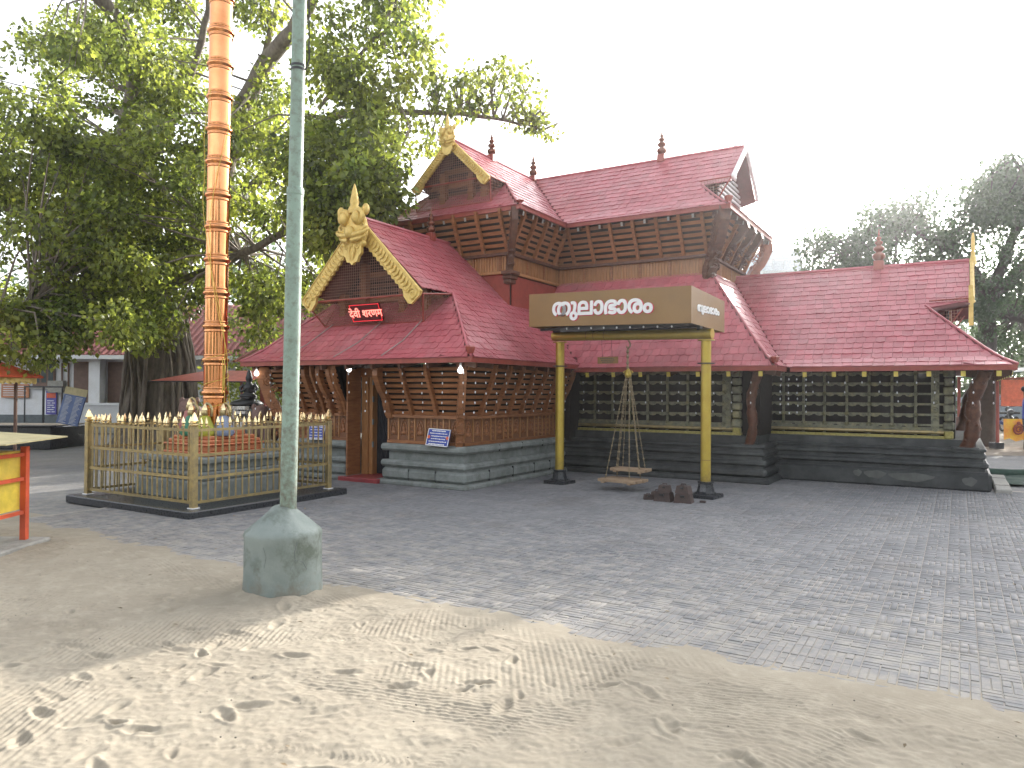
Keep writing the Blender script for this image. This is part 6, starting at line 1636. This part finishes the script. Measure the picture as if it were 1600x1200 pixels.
# person, built as one skinned body
pe = thing('person', 'person in a blue shirt and dark trousers standing by the red stall', 'person', gp(13.48, 19.3, 0), YAW+R(60))
def skin_body(name, joints, edges, mat_, parent):
    me = bpy.data.meshes.new(name); me.from_pydata([j[0] for j in joints], edges, [])
    o = bpy.data.objects.new(name, me); COL.objects.link(o); o.parent = parent
    md = o.modifiers.new('skin', 'SKIN'); 
    for i, j in enumerate(joints): me.skin_vertices[0].data[i].radius = (j[1], j[2] if len(j) > 2 else j[1])
    me.skin_vertices[0].data[0].use_root = True
    s = o.modifiers.new('sub', 'SUBSURF'); s.levels = 2; s.render_levels = 2
    me.materials.append(mat_); return o
J = [((0, 0, .92), .135, .10), ((0, 0, 1.12), .12, .09), ((0, 0, 1.32), .15, .10), ((0, 0, 1.43), .09, .07), ((0, 0, 1.50), .055, .055), ((0, -.01, 1.58), .075, .085), ((0, -.015, 1.67), .078, .095), ((0, -.01, 1.74), .045, .06),
     ((.17, 0, 1.38), .06), ((.22, .02, 1.12), .045), ((.20, -.12, .92), .035), ((.19, -.18, .86), .03), ((-.17, 0, 1.38), .06), ((-.22, .02, 1.12), .045), ((-.20, -.10, .90), .035), ((-.19, -.15, .83), .03),
     ((.09, 0, .85), .085), ((.10, -.02, .48), .06), ((.10, .02, .10), .042), ((.10, -.12, .04), .035), ((-.09, 0, .85), .085), ((-.10, -.01, .48), .06), ((-.10, .03, .10), .042), ((-.10, -.11, .04), .035)]
E_ = [(0, 1), (1, 2), (2, 3), (3, 4), (4, 5), (5, 6), (6, 7), (2, 8), (8, 9), (9, 10), (10, 11), (2, 12), (12, 13), (13, 14), (14, 15), (0, 16), (16, 17), (17, 18), (18, 19), (0, 20), (20, 21), (21, 22), (22, 23)]
pm_ = bpy.data.materials.new('clothed_figure'); pm_.use_nodes = True
N = pm_.node_tree.nodes; L = pm_.node_tree.links; tcn = N.new('ShaderNodeTexCoord'); sp = N.new('ShaderNodeSeparateXYZ'); L.new(tcn.outputs['Object'], sp.inputs[0])
cr = N.new('ShaderNodeValToRGB'); cr.color_ramp.interpolation = 'CONSTANT'
cr.color_ramp.elements[0].position = 0; cr.color_ramp.elements[0].color = (.2, .1, .07, 1)
for pos, c in ((.05, (.04, .04, .05, 1)), (.50, (.07, .10, .40, 1)), (.79, (.22, .11, .07, 1)), (.93, (.012, .01, .009, 1))):
    e = cr.color_ramp.elements.new(pos); e.color = c
dv = N.new('ShaderNodeMath'); dv.operation = 'DIVIDE'; dv.inputs[1].default_value = 1.85; L.new(sp.outputs['Z'], dv.inputs[0]); L.new(dv.outputs[0], cr.inputs[0]); L.new(cr.outputs[0], N['Principled BSDF'].inputs['Base Color'])
N['Principled BSDF'].inputs['Roughness'].default_value = .75
skin_body('body', J, E_, pm_, pe)
MB().ball((0, .012, 1.70), .086, .10, .085, 12, 8).build('hair', M_hair, pe, world=False, smooth=True)

def bike(r, d, rz, pm2, label):
    t = thing('motorbike', label, 'motorbike', gp(r, d, 0), YAW+rz, 'motorbikes parked far behind the temple')
    for x in (-.62, .62):
        w_ = MB(); pts = [(x+.28*math.cos(a_), 0, .30+.28*math.sin(a_)) for a_ in [k*math.pi/8 for k in range(17)]]; w_.tube(pts, .05, 6); w_.build('wheel', M_rubber, t, world=False)
    MB().tube([(-.62, 0, .32), (-.2, 0, .42), (.1, 0, .55), (.45, 0, .85)], [.06, .12, .1, .04], 8).build('frame', pm2, t, world=False)
    MB().ball((.08, 0, .78), .28, .14, .14, 10, 7).build('fuel_tank', pm2, t, world=False, smooth=True)
    MB().bbox(-.75, -.1, -.13, .13, .72, .82, .04).build('seat', M_rubber, t, world=False)
    MB().tube([(.66, 0, .3), (.50, 0, .8), (.42, 0, 1.02)], .03, 6).build('fork', M_steel, t, world=False)
    MB().tube([(.38, -.33, 1.06), (.44, 0, 1.0), (.38, .33, 1.06)], .018, 6).build('handlebar', M_darkmetal, t, world=False)
    MB().ball((.56, 0, .9), .08, .09, .1, 8, 6).build('headlight', M_glass, t, world=False, smooth=True)
    MB().box(-.25, .15, -.12, .12, .28, .52).build('engine', M_darkmetal, t, world=False)
names = ('leftmost', 'second', 'third', 'fourth', 'fifth', 'sixth', 'rightmost')
for i in range(7):
    bike(19.3+i*.85, 32+rng.uniform(-.6, .6), R(70)+rng.uniform(-.3, .3), (M_bikeblue, M_bikeblack)[i in (1, 3, 6)], '%s of the motorbikes parked far off beyond the right wing' % names[i])
cw = thing('compound_wall', 'low pale compound wall far behind the motorbikes', 'wall', gp(26, 38, 0), YAW)
MB().box(-10, 12, 0, .2, 0, 1.5).build('wall', M_bldg, cw, world=False); MB().box(-10, 12, -.05, .25, 1.502, 1.6).build('coping', M_slab, cw, world=False)
cw2 = thing('marker_post', 'short pale stone post standing in the open yard on the right', 'post', gp(14.9, 24.5, 0)); MB().lathe([(.07, 0), (.065, .9), (.05, 1.0), (.01, 1.02)], 8).build('post', M_stone, cw2, world=False)
# pale sandy yard beyond
y2 = MB(); y2.quad(gp(12.0, 19, -.022), gp(40, 19, -.022), gp(60, 45, -.022), gp(14, 45, -.022)); tag(y2.build('yard', M_earth), kind='structure')
# green mat
gm = MB(); r_ = random.Random(3); n = 16
for i in range(n):
    for j in range(n):
        def gq(i, j): return gp(8.2+i*.16+.1*math.sin(j*.7), 12.6+j*.12, .012+.012*math.sin(i*1.3+j*.8)+.008*math.sin(i*.5-j*1.9))
        gm.quad(gq(i, j), gq(i+1, j), gq(i+1, j+1), gq(i, j+1))
tag(gm.build('green_mat', M_green, None, smooth=True), 'crumpled green ground mat beside the wing plinth', 'mat')
gs2 = MB(); gs2.tube([gp(8.4, 14.0, .04), gp(9.0, 14.2, .05), gp(9.6, 14.1, .05), gp(10.4, 14.4, .05)], [.06, .09, .07, .05], 8)
tag(gs2.build('rolled_net', M_green, None, smooth=True), 'dark green net lying rolled up behind the green mat', 'net')
ks = thing('kerb_stone', 'pale slanting kerb stones at the right corner of the plinth', 'kerb', (0.62, 14.6, 0))
for i in range(4): MB().bbox(.50, .72, 13.9+i*.62, 13.9+i*.62+.58, -.02, .06+.01*(i % 2), .015).build('stone', M_stone, ks)

# far white block, telecom mast, power lines
fbk = thing('far_building', 'pale concrete tank room seen above the wing roof', 'building', gp(22.0, 60, 0), YAW)
MB().box(-1.62, 1.62, 0, 5, 0, 13.2).build('block', M_bldg, fbk, world=False); MB().box(-1.9, 1.9, -.3, 5.3, 11.5, 11.65).build('ledge', M_bldg, fbk, world=False)
for k in range(5): MB().tube([(-1.8+k*.9, -.3, 11.65), (-1.8+k*.9, -.3, 12.4)], .03, 5).build('railing_post', M_steel, fbk, world=False)
MB().tube([(-1.8, -.3, 12.4), (1.8, -.3, 12.4)], .03, 5).build('railing', M_steel, fbk, world=False)
M_mast = mat('weathered_mast_steel', (.10, .13, .17), rough=.6)
tm = thing('telecom_mast', 'telecom mast with white panel antennas above the upper roof', 'mast', gp(21.0, 70, 0), YAW)
for (x, y) in ((-.5, -.5), (.5, -.5), (.5, .5), (-.5, .5)): MB().tube([(x, y, 0), (x, y, 26.5)], .06, 5).build('mast_leg', M_mast, tm, world=False)
for k in range(13):
    MB().tube([(-.5, -.5, 1+k*2), (.5, -.5, 3+k*2)], .04, 4).build('brace', M_mast, tm, world=False)
    MB().tube([(.5, -.5, 1+k*2), (.5, .5, 3+k*2)], .04, 4).build('brace', M_mast, tm, world=False)
for (x, y, z) in ((-1.1, -.8, 26.0), (.9, -.9, 26.4), (1.5, .6, 25.8), (-.2, -1.2, 25.8)):
    MB().bbox(x-.16, x+.16, y-.08, y+.08, z-1.1, z+1.1, .03).build('panel_antenna', M_mast, tm, world=False)
    MB().tube([(x, y+.1, z-1), (x*.45, y*.45, z-1)], .04, 4).build('antenna_arm', M_mast, tm, world=False); MB().tube([(x, y+.1, z+.8), (x*.45, y*.45, z+.6)], .04, 4).build('antenna_arm', M_mast, tm, world=False)
pw = thing('power_pole', 'thin pole carrying power lines at the right', 'power pole', gp(26, 27, 0), YAW)
MB().tube([(0, 0, 0), (0, 0, 4.2)], .08, 8).build('pole', M_slab, pw, world=False)
for z in (2.75, 2.9, 3.05, 3.35, 3.6):
    MB().tube([(-13, 4, z-.1), (-9, 3, z-.22), (-5, 1.8, z-.2), (0, 0, z)], .014, 4).build('line', M_wire, pw, world=False)
    MB().tube([(0, 0, z), (6, -1, z-.15), (14, -3, z)], .014, 4).build('line', M_wire, pw, world=False)

# ------------------------------------------------------------------ fallen leaves, grit and pebbles
gl = np.random.default_rng(77); nlf = 190
lx = gl.uniform(-9, 3, nlf); ly = gl.uniform(1.2, 12.5, nlf)
keep = (gl.random(nlf) < np.where(ly < 4.4, .9, .35)); lx, ly = lx[keep], ly[keep]; nlf = len(lx)
lz = np.where(ly < 4.3, .026, .006)+gl.uniform(0, .006, nlf)
an = gl.uniform(0, 6.28, nlf); sz = gl.uniform(.008, .026, nlf)
ux, uy = np.cos(an)*sz, np.sin(an)*sz; tz = gl.uniform(-.4, .4, nlf)*sz
V = np.stack([np.stack([lx-ux, ly-uy, lz-tz*.3], 1), np.stack([lx+uy*.45, ly-ux*.45, lz+.004], 1), np.stack([lx+ux, ly+uy, lz+tz], 1), np.stack([lx-uy*.45, ly+ux*.45, lz+.002], 1)], 1).reshape(-1, 3)
k4 = np.arange(nlf)*4
Fc = np.concatenate([np.stack([k4, k4+1, k4+2], 1), np.stack([k4, k4+2, k4+3], 1)], 0)
tag(np_mesh('fallen_leaves', V, Fc, mat('dry_leaf', (.24, .175, .10), rough=.85, island=.9), None, nper=3), 'scattered dry leaf bits on sand and paving', 'leaves', kind='stuff')
pb = MB(); r_ = random.Random(19)
for _ in range(420):
    x, y = r_.uniform(-8.5, 2.4), r_.uniform(1.1, 4.6); q = r_.uniform(.002, .006)
    pb.ball((x, y, .030 if y < 4.1 else .006), q, q*r_.uniform(.7, 1.2), q*.7, 5, 3)
tag(pb.build('grit', mat('grey_grit', (.30, .27, .23), rough=.9, island=.8)), 'scattered grit and small stones on the sand', 'grit', kind='stuff')

# ------------------------------------------------------------------ thin even haze, added in place of lens glare
hz = MB().box(-540, 540, -440, 740, -1.04, 30)
hzm = bpy.data.materials.new('glare_haze'); hzm.use_nodes = True
N = hzm.node_tree.nodes; L = hzm.node_tree.links
for n in list(N): N.remove(n)
ho = N.new('ShaderNodeOutputMaterial'); hv = N.new('ShaderNodeVolumePrincipled'); hv.inputs['Color'].default_value = (.95, .97, 1, 1); hv.inputs['Density'].default_value = HAZE; hv.inputs['Anisotropy'].default_value = 0.84
L.new(hv.outputs[0], ho.inputs['Volume'])
tag(hz.build('haze', hzm), kind='stuff')
